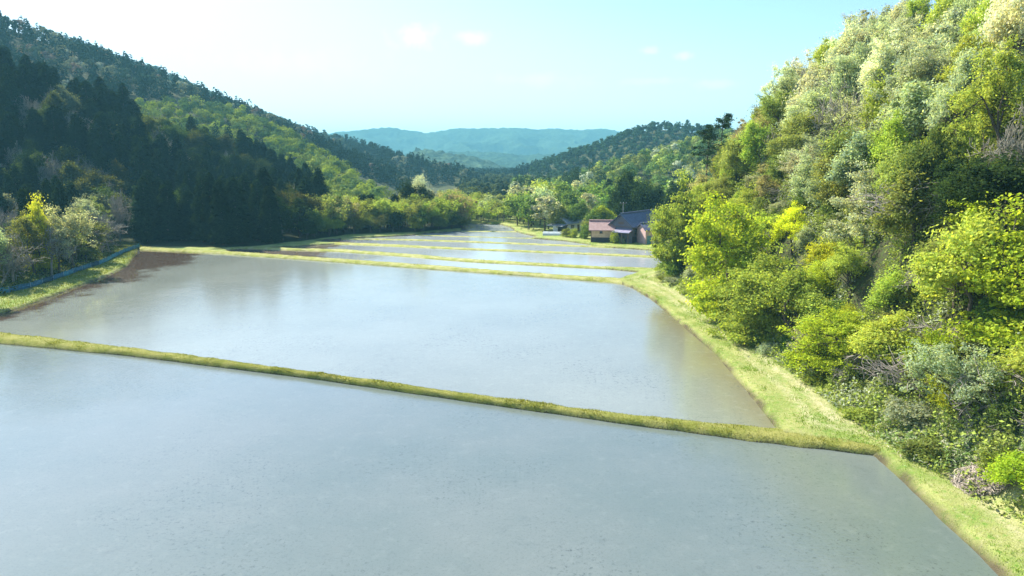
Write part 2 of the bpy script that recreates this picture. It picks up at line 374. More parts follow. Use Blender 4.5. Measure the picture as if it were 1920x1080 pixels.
# ---------------------------------------------------------------- water sheets and bunds
from mathutils.geometry import tessellate_polygon
wl = ['wide rippled grey paddy filling the foreground', 'large paddy mirroring the pale sky behind the first bund', 'narrow paddy strip behind the large one', 'terrace paddy reaching the maple on the right',
      'terrace paddy ending in a point beside the maple', 'thin paddy in front of the farmhouse lawn', 'short far paddy left of the white sheet', 'farthest small paddy at the valley head']
for i, P in enumerate(FIELDS):
    c = np.mean(P, axis=0); big = []
    for p in P:                                        # run the sheet a little under the banks
        v = np.array(p) - c; big.append(np.array(p))
    tri = tessellate_polygon([[Vector((p[0], p[1], 0)) for p in big]])
    m = bpy.data.meshes.new('paddy_water'); m.from_pydata([(p[0], p[1], WZ[i]) for p in big], [], [t for t in tri]); m.update()
    if m.polygons[0].normal.z < 0: m.flip_normals()
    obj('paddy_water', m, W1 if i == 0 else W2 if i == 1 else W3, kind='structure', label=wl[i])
BUNDTOP = []
for bi, (near, far, hgt, lab) in enumerate(BUNDS):
    n = np.array(pl(near)); f = np.array(pl(far, hgt))
    step = .35 if bi < 2 else .6
    q = resample(n, step); s = np.linspace(0, 1, len(q)); 
    fr = resample(f, step); g = np.stack([np.interp(s, np.linspace(0, 1, len(fr)), fr[:, k]) for k in (0, 1)], 1)
    ts = [-.06, .0, .06, .16, .32, .52, .74, .92, 1.08, 1.3]; zs = [-.45, -.02, .45, .84, 1.0, 1.04, 1.03, .96, .75, -.45]
    rows = []; tone = []
    for t, z in zip(ts, zs):
        p = q + (g - q) * t
        k = fbm(p[:, 0] / 1.7 + t * 3, p[:, 1] / 1.7, 70 + bi, 3); k2 = fbm(p[:, 0] / .35, p[:, 1] / .35, 90, 2)
        nrm = (g - q) / (np.linalg.norm(g - q, axis=1, keepdims=True) + 1e-6)
        p = p + nrm * (k * .16)[:, None]
        zz = (z if z < 0 else z * hgt) + (z > .3) * (k * .09 + k2 * .05)
        rows.append(np.c_[p, np.maximum(zz, -.45)]); tone.append(np.full(len(p), 1.0 if (t < .03) else .75 if t < .1 else .35 if t < .2 else .1))
    V = np.stack(rows, 1); tn = np.stack(tone, 1)
    obj('field_bund', np_mesh('field_bund', V.reshape(-1, 3), grid_faces(V.shape[0], V.shape[1])[:, ::-1], tn.ravel(), True), BUND if bi == 0 else BUND2, kind='structure', label=lab)
    BUNDTOP.append(V)

# ---------------------------------------------------------------- grass blades
def blades(pos, h, rng, col, width=.35):
    n = len(pos); a = rng.uniform(0, 2 * pi, n); lean = rng.normal(0, .35, (n, 2)) * h[:, None]
    w_ = np.stack([np.cos(a), np.sin(a), 0 * a], 1) * (h * width * .5)[:, None]
    top = pos + np.c_[lean, h]
    mid = pos + np.c_[lean * .3, h * .55]
    V = np.stack([pos - w_, pos + w_, mid + w_ * .7, top, mid - w_ * .7], 1)[:, [0, 1, 2, 3]]
    return V.reshape(-1, 3), np.arange(4 * n).reshape(-1, 4), np.repeat(col, 4, 0)
rng = np.random.default_rng(5)
gp = []; gh = []; gc = []
for bi, V in enumerate(BUNDTOP):
    if bi > 4: continue
    n = [26000, 20000, 7000, 5000, 3000][bi]
    i = rng.integers(0, V.shape[0] - 1, n); j = rng.integers(1 if bi else 2, 8, n); u = rng.random((n, 1)); v = rng.random((n, 1))
    P = (V[i, j] * (1 - u) + V[i + 1, j] * u) * (1 - v) + (V[i, j + 1] * (1 - u) + V[i + 1, j + 1] * u) * v
    gp.append(P); k = fbm(P[:, 0] / 2, P[:, 1] / 2, 7, 3)
    gh.append(rng.uniform(.04, .10, n) * (1 + np.clip(k, 0, 1) * 1.6)); q = rng.random((n, 1))
    gc.append((1 if bi == 0 else 1.3) * (np.array([[.20, .24, .03 if bi == 0 else .08]]) * q + np.array([[.34, .32, .08 if bi == 0 else .16]]) * (1 - q)) * rng.uniform(.7, 1.2, (n, 1)))  # farther blades paler, distance haze put into their colour
n = 120000; Y = rng.uniform(22, 172, n) ** 1.0; xe = np.interp(Y, [22, 45, 49, 107, 112, 172], [23.5, 25, 20, 19, 17, 16]); X = xe + rng.uniform(-1, 12, n) * (1 + (Y > 120) * 1.5)
Z = H(X, Y); ok = (Z > .1) & (Z < 3.2) & (X > xe - 1); sdv = np.full(n, 1e9)
P = np.c_[X, Y, Z][ok]; k = fbm(P[:, 0] / 1.3, P[:, 1] / 2.5, 17, 3); q = np.clip(.5 + k * 1.2 + rng.normal(0, .25, len(P)), 0, 1)[:, None]
gp.append(P); gh.append(rng.uniform(.04, .11, len(P)) * (1 + np.clip(k, 0, 1) * 1.5)); gc.append((np.array([[.22, .33, .04]]) * q + np.array([[.52, .50, .22]]) * (1 - q)) * rng.uniform(.75, 1.2, (len(P), 1)))
n = 26000; Y = rng.uniform(60, 165, n); xl = np.interp(Y, [70, 88, 109, 131, 151, 165], [-72, -67, -69.5, -74, -81, -90]); X = xl - rng.uniform(-.6, 7, n); Z = H(X, Y); ok = Z > .1
P = np.c_[X, Y, Z][ok]; gp.append(P); gh.append(rng.uniform(.08, .25, len(P))); q = rng.random((len(P), 1)); gc.append((np.array([[.17, .25, .03]]) * q + np.array([[.30, .30, .06]]) * (1 - q)) * rng.uniform(.7, 1.2, (len(P), 1)))
V, F, c = blades(np.concatenate(gp), np.concatenate(gh), rng, np.concatenate(gc))
obj('grass', np_mesh('grass', V, F, c), GRASS, kind='stuff', label='short yellow green grass on the bunds and verges', category='grass')

# ---------------------------------------------------------------- tree kinds
def unit(v): return v / (np.linalg.norm(v) + 1e-9)
def skeleton(rng, Hh, spread, levels, nb, r0, fork=.3, up=.5):
    segs = []; tips = []
    def grow(p, d, ln, r, lv):
        k = 4 if lv == 0 else 3; pts = [p]
        for i in range(k):
            d = unit(d + rng.normal(0, .16, 3) + np.array([0, 0, .06 * up])); q = p + d * ln / k
            segs.append((p, q, r * (1 - .55 * i / k), r * (1 - .55 * (i + 1) / k), lv)); p = q; pts.append(q)
        if lv >= levels - 1: tips.append(p); tips.append(pts[-2]); return
        m = nb[lv]
        for c in range(m):
            a = rng.uniform(0, 2 * pi) if lv else (2 * pi * c / m + rng.normal(0, .35))
            t = rng.uniform(.35 if lv else .45, 1.0); f = t * k; i = min(int(f), k - 1); s = pts[i] + (pts[i + 1] - pts[i]) * (f - i)
            side = unit(np.cross(d, [cos(a), sin(a), .3])); nd = unit(d * rng.uniform(.35, .8) + side * rng.uniform(.6, 1.1) * spread + np.array([0, 0, up * .35]))
            grow(s, nd, ln * rng.uniform(.5, .75), r * .45, lv + 1)
        tips.append(p)
    grow(np.zeros(3), unit(np.array([rng.normal(0, .08), rng.normal(0, .08), 1])), Hh * fork / .45, r0, 0)
    return segs, np.array(tips)
def fit(segs, tips, Hh, Rr):
    zs = tips[:, 2].max(); rs = np.percentile(np.hypot(tips[:, 0], tips[:, 1]), 92) + 1e-6
    sc = np.array([Rr / rs, Rr / rs, Hh / zs])
    def wp(p):
        p = p * sc; a = math.atan2(p[1], p[0]); ph = sc[0] * 13; f = 1 + .24 * sin(a * 2 + ph) + .16 * sin(a * 3 + ph * 2.3) * (p[2] / Hh); return p * np.array([f, f, 1 + .10 * sin(a * 2 + ph * 3)])
    return [(wp(a), wp(b), c, d, l) for a, b, c, d, l in segs], np.array([wp(t) for t in tips])
def split_tubes(segs, lim):
    a = [s for s in segs if s[4] <= lim]; b = [s for s in segs if s[4] > lim]
    V, F = tubes(a, 6)
    if b: V2, F2 = tubes(b, 3); F = np.concatenate([F, F2 + len(V)]); V = np.concatenate([V, V2])
    return V, F
def crown(rng, tips, n, leaf, rc, flat=.6, core=None, low=.0):
    c = tips[rng.integers(0, len(tips), n)]; d = rng.normal(size=(n, 3)); d /= np.linalg.norm(d, axis=1, keepdims=True)
    crs = np.abs(hash2((c[:, 0] * 97).astype(int), (c[:, 2] * 89).astype(int), 5)); rr = rc * (.35 + 1.15 * crs)
    rad = np.where(rng.random(n) < .14, rng.uniform(1, 1.75, n), rng.random(n) ** .45)
    p = c + d * (rr * rad)[:, None] * np.array([1, 1, flat]); p[:, 2] += rr * .1
    nn = d * np.array([.8, .8, 1.0]) + rng.normal(0, .6, (n, 3)) + np.array([0, 0, .35])
    V = leaves(p, nn, leaf * rng.uniform(.6, 1.25, n), rng)
    tone = (.85 + .3 * crs) * rng.uniform(.72, 1.28, n); hue = rng.uniform(-.12, .12, n)
    col = np.stack([tone * (1 + hue), tone, tone * (1 - hue)], 1)
    v, f = quads(V); return v, f, np.repeat(col, 4, 0)
def variant(kind, seed):
    rng = np.random.default_rng(seed)
    if kind == 'broad':            # height 10, crown radius 3.8
        s, t = skeleton(rng, 10, 1.0, 3, (7, 6), .22); s, t = fit(s, t, 9.3, 3.3)
        t = t[t[:, 2] > 1.0]; v, f, c = crown(rng, t, 17000, .165, 1.15, .72); return [('trunk', split_tubes(s, 1), None, BARK), ('crown', (v, f), c, LEAF)]
    if kind == 'maple':            # tiered sprays to the ground
        s, t = skeleton(rng, 10, 1.25, 3, (10, 7), .2, up=.1); s, t = fit(s, t, 9.4, 3.9)
        extra = t[rng.integers(0, len(t), 60)] * np.array([1.05, 1.05, .35]); t = np.concatenate([t, extra, extra * np.array([.8, .8, .6])])
        t = t[t[:, 2] > .5]; v, f, c = crown(rng, t, 30000, .14, 1.0, .38); return [('trunk', split_tubes(s, 1), None, BARK), ('crown', (v, f), c, LEAF)]
    if kind == 'airy':             # budding tree, limbs showing
        s, t = skeleton(rng, 10, .95, 4, (6, 5, 4), .2, up=.7); s, t = fit(s, t, 9.6, 3.2)
        t = t[t[:, 2] > 3]; v, f, c = crown(rng, t, 14000, .11, .6, .7); return [('trunk', split_tubes(s, 1), None, BARK), ('crown', (v, f), c, LEAF)]
    if kind == 'shrub':            # height 3, radius 1.8
        s, t = skeleton(rng, 3, 1.3, 3, (8, 5), .05, fork=.2); s, t = fit(s, t, 2.7, 1.6)
        t = np.concatenate([t, t * np.array([1, 1, .5])]); v, f, c = crown(rng, t, 6500, .088, .42, .7); return [('stem', split_tubes(s, 1), None, BARK), ('foliage', (v, f), c, LEAF)]
    if kind == 'bare':             # height 8
        s, t = skeleton(rng, 8, 1.0, 5, (5, 5, 4, 3), .13, up=.8); s, t = fit(s, t, 8, 2.8)
        a = [q for q in s if q[4] < 2]; b = [(q[0], q[1], max(q[2], .026), max(q[3], .020), q[4]) for q in s if q[4] >= 2]
        return [('trunk', tubes([q[:4] for q in a], 5), None, PTWIG), ('twigs', tubes([q[:4] for q in b], 3), None, PTWIG)]
    if kind == 'deadbrush':        # arching pale branches, height 4
        s, t = skeleton(rng, 4, 1.6, 4, (9, 5, 4), .055, fork=.15, up=-.15); s, t = fit(s, t, 3.2, 3.0)
        s = [(q[0], q[1], max(q[2], .014), max(q[3], .012), q[4]) for q in s]
        return [('stem', tubes([q[:4] for q in s if q[4] < 2], 5), None, TWIG), ('twigs', tubes([q[:4] for q in s if q[4] >= 2], 3), None, TWIG)]
    if kind in ('cedar', 'cedar_far'):   # height 20, radius 3
        n = 9000 if kind == 'cedar' else 900; Hh = 20
        z = 1 - rng.random(n) ** .62; z = .07 + .93 * z; a = rng.uniform(0, 2 * pi, n)
        rmax = 3.0 * (1 - z) ** .42 * (.8 + .25 * np.sin(a * 3 + z * 31 + seed) * np.sin(z * 57 + a * 2)) * np.where(z < .2, .5 + z * 2.5, 1)
        fr = rng.random(n) ** .4; r = rmax * fr
        p = np.stack([np.cos(a) * r, np.sin(a) * r, z * Hh - r * .28 + rng.normal(0, .12, n)], 1)
        nn = np.stack([np.cos(a) * .7, np.sin(a) * .7, 1 + 0 * a], 1) + rng.normal(0, .35, (n, 3))
        dv = np.stack([np.cos(a), np.sin(a), -.35 + 0 * a], 1) + rng.normal(0, .3, (n, 3))
        V = leaves(p, nn, (.34 if kind == 'cedar' else .85) * rng.uniform(.6, 1.2, n), rng, .42, dv)
        v, f = quads(V); tone = np.repeat(rng.uniform(.7, 1.3, n) * (.75 + .35 * fr), 4)
        c = np.stack([tone * 1.02, tone, tone * .95], 1)
        tr = tubes([(np.zeros(3), np.array([0, 0, 8.]), .3, .2), (np.array([0, 0, 8.]), np.array([.1, 0, 18.5]), .2, .05)], 6)
        return [('trunk', tr, None, BARK), ('crown', (v, f), c, LEAFC)]
    if kind == 'far':              # mid-distance broadleaf, height 10
        t = rng.normal(size=(16, 3)); t /= np.linalg.norm(t, axis=1, keepdims=True); t = t * np.array([2.6, 2.6, 2.7]) + np.array([0, 0, 6.1])
        v, f, c = crown(rng, t, 1500, .36, 1.5, .75); sg = [(np.zeros(3), np.array([.1, 0, 4.]), .22, .15)] + [(np.array([.1, 0, 3.2]), q, .1, .03) for q in t[:7]]
        return [('trunk', tubes(sg, 5), None, BARK), ('crown', (v, f), c, LEAF)]
    if kind == 'bamboo':           # feathery upright clump, height 10
        n = 14; sg = []; tips = []
        for i in range(n):
            b = np.r_[rng.normal(0, .9, 2), 0]; d = np.r_[rng.normal(0, .12, 2), 1]; p = b
            for k in range(5):
                d = unit(d + np.r_[b[:2] * .05, -.01 * k] + np.r_[rng.normal(0, .03, 2), 0]); q = p + d * rng.uniform(1.5, 2.05); sg.append((p, q, .05, .035)); p = q
                if k >= 1: tips.append(q); tips.append(q + np.r_[rng.normal(0, .5, 2), -.6])
        v, f, c = crown(rng, np.array(tips), 7500, .17, .75, 1.1); return [('stem', tubes(sg, 4), None, BARK), ('foliage', (v, f), c, LEAF)]
    if kind == 'pine':             # bare tall stem, flat tiers, height 12
        sg = [(np.zeros(3), np.array([.2, 0, 6.]), .2, .15), (np.array([.2, 0, 6.]), np.array([-.1, 0, 11.6]), .15, .05)]; tips = []
        for z in (6.8, 8.3, 9.1, 10.2, 10.9, 11.5):
            for a in rng.uniform(0, 2 * pi, 3):
                z = z + rng.normal(0, .3); ln = (13.2 - z) * .5 * rng.uniform(.35, 1.25); q = np.array([cos(a) * ln * 1.3, sin(a) * ln * 1.3, z + .35]); sg.append((np.array([.05, 0, z]), q, .06, .02)); tips += [q, q * np.array([.65, .65, 1])]
        v, f, c = crown(rng, np.array(tips), 2600, .14, .62, .55); return [('trunk', tubes(sg, 5), None, BARK), ('crown', (v, f), c, LEAFC)]
PROTO = {}
def protos(kind, n):
    out = []
    for i in range(n):
        ps = []
        for pn, (v, f), c, m in variant(kind, 100 + i * 17 + len(kind)):
            me = np_mesh(kind + '_' + pn, v, f, c, smooth=(c is None)); me.materials.append(m); ps.append((pn, me))
        out.append(ps)
    PROTO[kind] = out
for k, n in (('broad', 6), ('maple', 3), ('airy', 4), ('shrub', 5), ('bare', 4), ('deadbrush', 3), ('cedar', 4), ('cedar_far', 3), ('far', 6), ('bamboo', 4), ('pine', 2)): protos(k, n)
NAME = dict(broad='broadleaf_tree', maple='maple_tree', airy='budding_tree', shrub='shrub', bare='bare_tree', deadbrush='bare_shrub', cedar='cedar_tree', cedar_far='cedar_tree', far='broadleaf_tree', bamboo='bamboo_clump', pine='pine_tree')
CAT = dict(broad='tree', maple='tree', airy='tree', shrub='shrub', bare='tree', deadbrush='shrub', cedar='tree', cedar_far='tree', far='tree', bamboo='bamboo', pine='tree')
NOUN = dict(broad='leafy tree', maple='tiered tree', airy='sparse tree', shrub='shrub', bare='bare tree', deadbrush='leafless shrub', cedar='cedar', cedar_far='cedar', far='leafy tree', bamboo='bamboo clump', pine='pine')
PLANTS = []
prng = np.random.default_rng(77)
def plant(kind, x, y, h, r, col, word, zone, sink=.25, label=None, lean=0):
    vi = int(prng.integers(len(PROTO[kind]))); z = float(H(np.array([x]), np.array([y]))[0]) - sink
    base = dict(broad=10, maple=10, airy=10, shrub=3, bare=8, deadbrush=3.2, cedar=20, cedar_far=20, far=10, bamboo=10, pine=12)[kind]
    br = dict(broad=3.8, maple=4.3, airy=3.5, shrub=1.9, bare=2.8, deadbrush=3.0, cedar=3, cedar_far=3, far=4, bamboo=2.6, pine=3)[kind]
    e = empty(NAME[kind], (x, y, z)); e.rotation_euler = (prng.normal(0, .04) + lean, prng.normal(0, .04), prng.uniform(0, 2 * pi)); e.scale = (r / br, r / br, h / base)
    for pn, me in PROTO[kind][vi]:
        o = bpy.data.objects.new(pn, me); C.objects.link(o); o.parent = e
        if pn in ('crown', 'foliage'): o.color = (col[0], col[1], col[2], 1)
    e['category'] = CAT[kind]; e['label'] = label or ''
    PLANTS.append((e, kind, word, zone, project(x, y, z + h * .6), label, y)); return e
PAL = {  # foliage colours of the kinds that grow here
    'bright yellow-green': (0.365, 0.446, 0.041), 'lemon yellow': (.50, .52, .035), 'olive green': (.235, .275, .075), 'pale grey-green': (0.39, 0.435, 0.285), 'tan budding': (.33, .31, .15),
    'mid green': (0.152, 0.240, 0.056), 'dark green': (0.053, 0.098, 0.030), 'whitish blossoming': (0.55, 0.60, 0.47), 'russet': (0.204, 0.108, 0.060), 'golden-green': (.33, .405, .075), 'cedar green': (0.025, 0.046, 0.014), 'blue-green': (0.27, 0.34, 0.215)}
def pick(words, wts):
    wts = np.array(wts, float); wd = words[int(prng.choice(len(words), p=wts / wts.sum()))]; c = np.array(PAL[wd]) * prng.uniform(.85, 1.15) * prng.uniform(.93, 1.07, 3); return wd, c
def jitter(x0, x1, y0, y1, s):
    xs, ys = np.meshgrid(np.arange(x0, x1, s), np.arange(y0, y1, s)); xs = xs + (np.arange(xs.shape[0]) % 2)[:, None] * s * .5
    return xs.ravel() + prng.uniform(-.38, .38, xs.size) * s, ys.ravel() + prng.uniform(-.38, .38, xs.size) * s
def ground_hit(px, py):
    Yv = np.arange(18, 300, .4); P = np.array([at_depth(px, py, t) for t in Yv]); under = np.where(H(P[:, 0], P[:, 1]) > P[:, 2])[0]
    i = under[0] if len(under) else len(Yv) - 1; return P[i, 0], P[i, 1]
def foot(y): return np.interp(y, RF[:, 0], RF[:, 1])
def inframe(x, y, z, h, m=60):
    a, b = project(x, y, z + h); c, d = project(x, y, z); return -m < a < 1920 + m and b < 1090 and d > -80

# ---- right hillside
X, Y = jitter(24, 76, 24, 138, 4.0); Z = H(X, Y)
for x, y, z in zip(X, Y, Z):
    t = x - foot(y)
    if t < 2.2 or t > 36: continue
    h = prng.uniform(7.5, 11.5); r = prng.uniform(2.8, 3.9)
    if not inframe(x, y, z, h): continue
    a, b = project(x, y, z + h * .7)
    if t < 6: h *= .58; r *= .78
    elif t < 14: h *= .8; r *= .9
    n = float(fbm(np.array([x / 11]), np.array([y / 11]), 51, 2)[0])
    kind = 'broad'
    if b < 330 and a > 1640 and b > 150: wd, c = pick(['olive green', 'golden-green', 'pale grey-green'], [5, 3, 1])
    elif b < 190 and a > 1450: wd, c = pick(['pale grey-green', 'whitish blossoming', 'golden-green'], [7, 2, 1.5]); kind = 'airy' if prng.random() < .6 else 'broad'
    elif a < 1500 and b < 340: wd, c = pick(['olive green', 'tan budding', 'golden-green'], [4, 2, 4]); kind = 'airy' if prng.random() < .35 else 'broad'; kind = 'bare' if prng.random() < .1 else kind
    elif b < 340: wd, c = pick(['blue-green', 'pale grey-green', 'olive green'], [2.5, 5, 2]); kind = 'airy' if prng.random() < .5 else 'broad'
    elif b < 440: wd, c = pick(['golden-green', 'bright yellow-green', 'olive green', 'lemon yellow'], [5, 1.5, 3, .8])
    else: wd, c = pick(['golden-green', 'bright yellow-green', 'pale grey-green', 'olive green'], [5, 2, 3, 1.5])
    c = c * 1.25
    if a > 1735 and 205 < b < 335: wd, c = pick(['dark green', 'olive green', 'mid green'], [3, 3, 1]); c = c * .75; kind = 'broad' if prng.random() < .7 else 'bare'  # shadowed hollow in the slope put into darker foliage colours
    if n > .22 and prng.random() < .5: kind = 'maple'
    if prng.random() < (.45 if t < 14 else .2): kind = 'airy'
    if kind == 'broad' and wd == 'mid green': c = c * .5 + np.array(PAL['olive green']) * .5
    if prng.random() < .05: kind, wd, c = 'bare', 'grey-brown', (.2, .2, .2)
    rows = 'foot of' if t < 6 else 'lower part of' if t < 13 else 'middle of' if t < 22 else 'top of'
    plant(kind, x, y, h, r, c, wd, ('right hillside', ('far end,' if y > 95 else 'middle stretch,' if y > 60 else 'nearest stretch,') + ' ' + rows))
for px_, py_, Yd, kind, h, r, wd, lab in [
    (1368, 580, 82, 'maple', 15.5, 6.6, 'bright yellow-green', 'big bright yellow-green maple leaning over the bank in front of the farmhouse'),
    (1290, 500, 108, 'maple', 14, 4.4, 'golden-green', 'golden-green tree hiding the right end of the farmhouse'),
    (1425, 620, 74, 'maple', 10, 4.8, 'golden-green', 'golden-green tiered tree just right of the big bright maple'),
    (1890, 660, 45, 'maple', 10, 5.0, 'bright yellow-green', 'vivid yellow-green maple at the right edge halfway down the picture'),
    (1590, 700, 57, 'maple', 6, 3.6, 'bright yellow-green', 'low feathery yellow-green tree beside the verge'),
    (1480, 640, 68, 'broad', 8, 3.6, 'golden-green', 'golden-green tree with a dark hollow beneath it above the verge')]:
    x, y, _ = at_depth(px_, py_, Yd); c = np.array(PAL[wd]) * (1.12 if 'bright' in wd or 'vivid' in lab else 1)
    plant(kind, x, y, h, r, c, wd, 'own', label=lab)
for px_, py_, Yd, h, r, lab in [(1830, 690, 44, 5.2, 4.4, 'large pale leafless brush tangle below the vivid right edge maple'), (1700, 720, 50, 4.6, 4.0, 'pale arching leafless branches low on the bank above the bund corner'), (1720, 480, 60, 6, 4.6, 'pale grey leafless thicket midway up the right bank'), (1780, 620, 48, 5, 4, 'pale twiggy tangle between the low yellow tree and the vivid maple')]:
    x, y, _ = at_depth(px_, py_, Yd); plant('deadbrush', x, y, h, r, (0, 0, 0), 'pale grey', 'own', label=lab)
x, y, _ = at_depth(1556, 215, 92); plant('bare', x, y, 12, 4.5, (0, 0, 0), 'dark', 'own', label='tall forked bare tree standing out high on the right hillside')
# ---- shrubs at the foot and on the slope
X, Y = jitter(23, 60, 22, 136, 2.45); Z = H(X, Y)
for x, y, z in zip(X, Y, Z):
    t = x - foot(y)
    if t < -.3 or t > 15 or (t > 5 and prng.random() < .45): continue
    h = prng.uniform(1.4, 3.0) * (1 + .05 * t); r = prng.uniform(1.3, 2.5)
    if not inframe(x, y, z, h, 20): continue
    if t < .8: h *= .6
    q = prng.random()
    if q < .2 and t > 1.5: kind, wd, c = 'deadbrush', 'pale grey', (.3, .3, .3); h *= 1.3; r *= 1.3
    else: kind = 'shrub'; wd, c = pick(['golden-green', 'pale grey-green', 'olive green', 'mid green', 'bright yellow-green', 'lemon yellow'], [4, 2.5, 4, 3, 2, .5])
    plant(kind, x, y, h, r, c, wd, ('along the right verge' if t < 2.5 else 'low on right bank' if t < 8 else 'higher on right bank', 'far end,' if y > 95 else 'beyond bund corner,' if y > 72 else 'beside bund corner,' if y > 52 else 'nearest camera,'), sink=.15)

# ---- hill behind the farmhouse
X, Y = jitter(0, 170, 190, 264, 7.2); Z = H(X, Y)
for x, y, z in zip(X, Y, Z):
    a, b = project(x, y, z + 6)
    if not (970 < a < 1420) or (z < 1.2 and a > 1040 and y < 215): continue
    if z < 1.0 and y > 260 and x < 15: continue
    if y > 262: continue
    dark = float(fbm(np.array([x / 17]), np.array([y / 22]), 61, 2)[0])
    if y < 232 and a < 1130: dark = 0
    if dark > .24: plant('cedar_far', x, y, prng.uniform(9, 13), prng.uniform(3.4, 4.4), np.array(PAL['cedar green']) * 1.5, 'dark', ('of hill behind farmhouse', 'nearest rows' if y < 215 else 'second rows' if y < 240 else 'third rows'))
    else:
        wd, c = pick(['mid green', 'olive green', 'golden-green', 'pale grey-green', 'dark green'], [5, 3, 2, 1, .7]); plant('far', x, y, prng.uniform(8, 12.5), prng.uniform(3.8, 5.2), c * 1.15, wd, ('of hill behind farmhouse', 'nearest rows' if y < 215 else 'second rows' if y < 240 else 'third rows'))
for px_, py_, Yd, h in [(1205, 405, 192, 17), (1180, 405, 196, 18.5), (1222, 402, 190, 14), (1270, 400, 185, 17), (1285, 400, 182, 16), (1160, 405, 198, 12)]:
    x, y, _ = at_depth(px_, py_, Yd); plant('broad', x, y, h * .86, 4.8, np.array(PAL['dark green']) * .75, 'dark', ('rising behind the farmhouse roofs', ''))
for px_, py_, Yd in [(1332, 230, 124), (1352, 208, 122)]:
    x, y, zt = at_depth(px_, py_, Yd); g0 = float(H(np.array([x]), np.array([y]))[0]); plant('pine', x, y, max(6, zt - g0 - .5), 3.0, np.array(PAL['cedar green']) * 1.6, 'dark', ('skyline at far end of right hillside', ''))
# ---- round the farmhouse
for px_, py_, Yd, kind, h, r, wd in [(1065, 440, 178, 'shrub', 2.6, 1.8, 'olive green'), (1080, 444, 176, 'shrub', 2.6, 1.7, 'golden-green'), (1094, 447, 174, 'shrub', 4.2, 2.0, 'mid green'), (1100, 440, 180, 'shrub', 4.5, 2.2, 'olive green'), (1150, 448, 164, 'shrub', 3.2, 1.5, 'golden-green'), (1168, 452, 163, 'shrub', 2.0, 1.1, 'pale grey-green'),
    (1045, 425, 190, 'broad', 7, 3.4, 'olive green'), (1075, 418, 192, 'broad', 8, 3.8, 'mid green'), (1020, 422, 205, 'broad', 7, 3.4, 'olive green'), (1000, 424, 210, 'broad', 8, 3.6, 'golden-green'), (1115, 412, 188, 'broad', 7.5, 3.6, 'mid green'), (1140, 410, 186, 'broad', 7, 3.4, 'bright yellow-green'), (982, 424, 215, 'broad', 6, 3, 'pale grey-green'), (1240, 450, 150, 'shrub', 3.6, 2.2, 'olive green'), (1262, 440, 148, 'broad', 8, 3.4, 'golden-green')]:
    x, y, _ = at_depth(px_, py_, Yd); plant(kind, x, y, h, r, np.array(PAL[wd]), wd, ('round the farmhouse yard', ''))

# ---- left bank behind the blue net
X, Y = jitter(-130, -66, 72, 165, 3.9)
for x, y in zip(X, Y):
    e = np.interp(y, [60, 80, 88, 109, 131, 151, 165], [-77, -72.5, -71, -73.5, -77.5, -85, -94]) - 2.5; t = e - x
    if t < 0 or t > 34: continue
    a, b = project(x, y, 4)
    if a < -60: continue
    zn = ('against the blue net' if t < 6 else 'left bank back from blue net', 'near part,' if y < 105 else 'middle part,' if y < 130 else 'far part,')
    q = prng.random()
    if t < 5.5:
        if q < .55: plant('bare', x, y, prng.uniform(6.5, 10), prng.uniform(4.0, 5.4), (0, 0, 0), 'grey-brown', zn)
        elif q < .75: wd, c = pick(['olive green', 'pale grey-green', 'mid green'], [3, 4, 1]); plant('shrub', x, y, prng.uniform(4.5, 8), prng.uniform(3.0, 4.0), c * .8, wd, zn)
        else: wd, c = pick(['olive green', 'pale grey-green'], [1, 1]); plant('airy', x, y, prng.uniform(9, 12), 4.2, c, wd, zn)
    else:
        if q < .62: plant('bare', x, y, prng.uniform(8, 12), prng.uniform(3, 4), (0, 0, 0), 'grey-brown', zn)
        elif q < .8: wd, c = pick(['dark green', 'mid green', 'olive green'], [3, 2, 1]); plant('broad', x, y, prng.uniform(7, 11), prng.uniform(3, 4), c * .7, wd, zn)
        else: plant('cedar', x, y, prng.uniform(12, 17), 2.9, np.array(PAL['cedar green']), 'dark', zn)
x, y, _ = at_depth(80, 480, 118); plant('maple', x, y, 13, 3.2, np.array(PAL['lemon yellow']) * 1.1, 'lemon yellow', 'own', label='yellow-topped tree alone among grey bare trees on the left bank')
# ---- cedar stand and mixed wood on the left spur
X, Y = jitter(-215, -40, 157, 268, 5.7); Z = H(X, Y)
for x, y, z in zip(X, Y, Z):
    a, b = project(x, y, z + 12)
    if a < -50 or a > 590: continue
    if y < np.interp(x, [-110, -85, -66, -58, -51, -44, -26], [152, 160, 158, 161, 171, 184, 192]): continue
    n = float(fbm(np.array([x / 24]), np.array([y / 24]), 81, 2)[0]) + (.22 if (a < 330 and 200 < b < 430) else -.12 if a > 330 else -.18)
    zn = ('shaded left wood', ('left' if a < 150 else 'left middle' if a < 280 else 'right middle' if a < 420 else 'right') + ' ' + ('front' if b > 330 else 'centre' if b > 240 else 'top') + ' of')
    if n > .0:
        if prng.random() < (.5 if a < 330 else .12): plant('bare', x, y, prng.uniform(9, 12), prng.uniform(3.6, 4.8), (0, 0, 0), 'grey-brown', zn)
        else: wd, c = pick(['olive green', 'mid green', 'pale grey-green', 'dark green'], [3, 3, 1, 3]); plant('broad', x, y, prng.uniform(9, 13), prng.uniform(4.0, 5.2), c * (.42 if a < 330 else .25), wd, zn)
    else: plant('cedar', x, y, prng.uniform(12, 19), prng.uniform(3.4, 5.0), np.array(PAL['cedar green']) * prng.uniform(.6, 1.1), 'dark', zn)
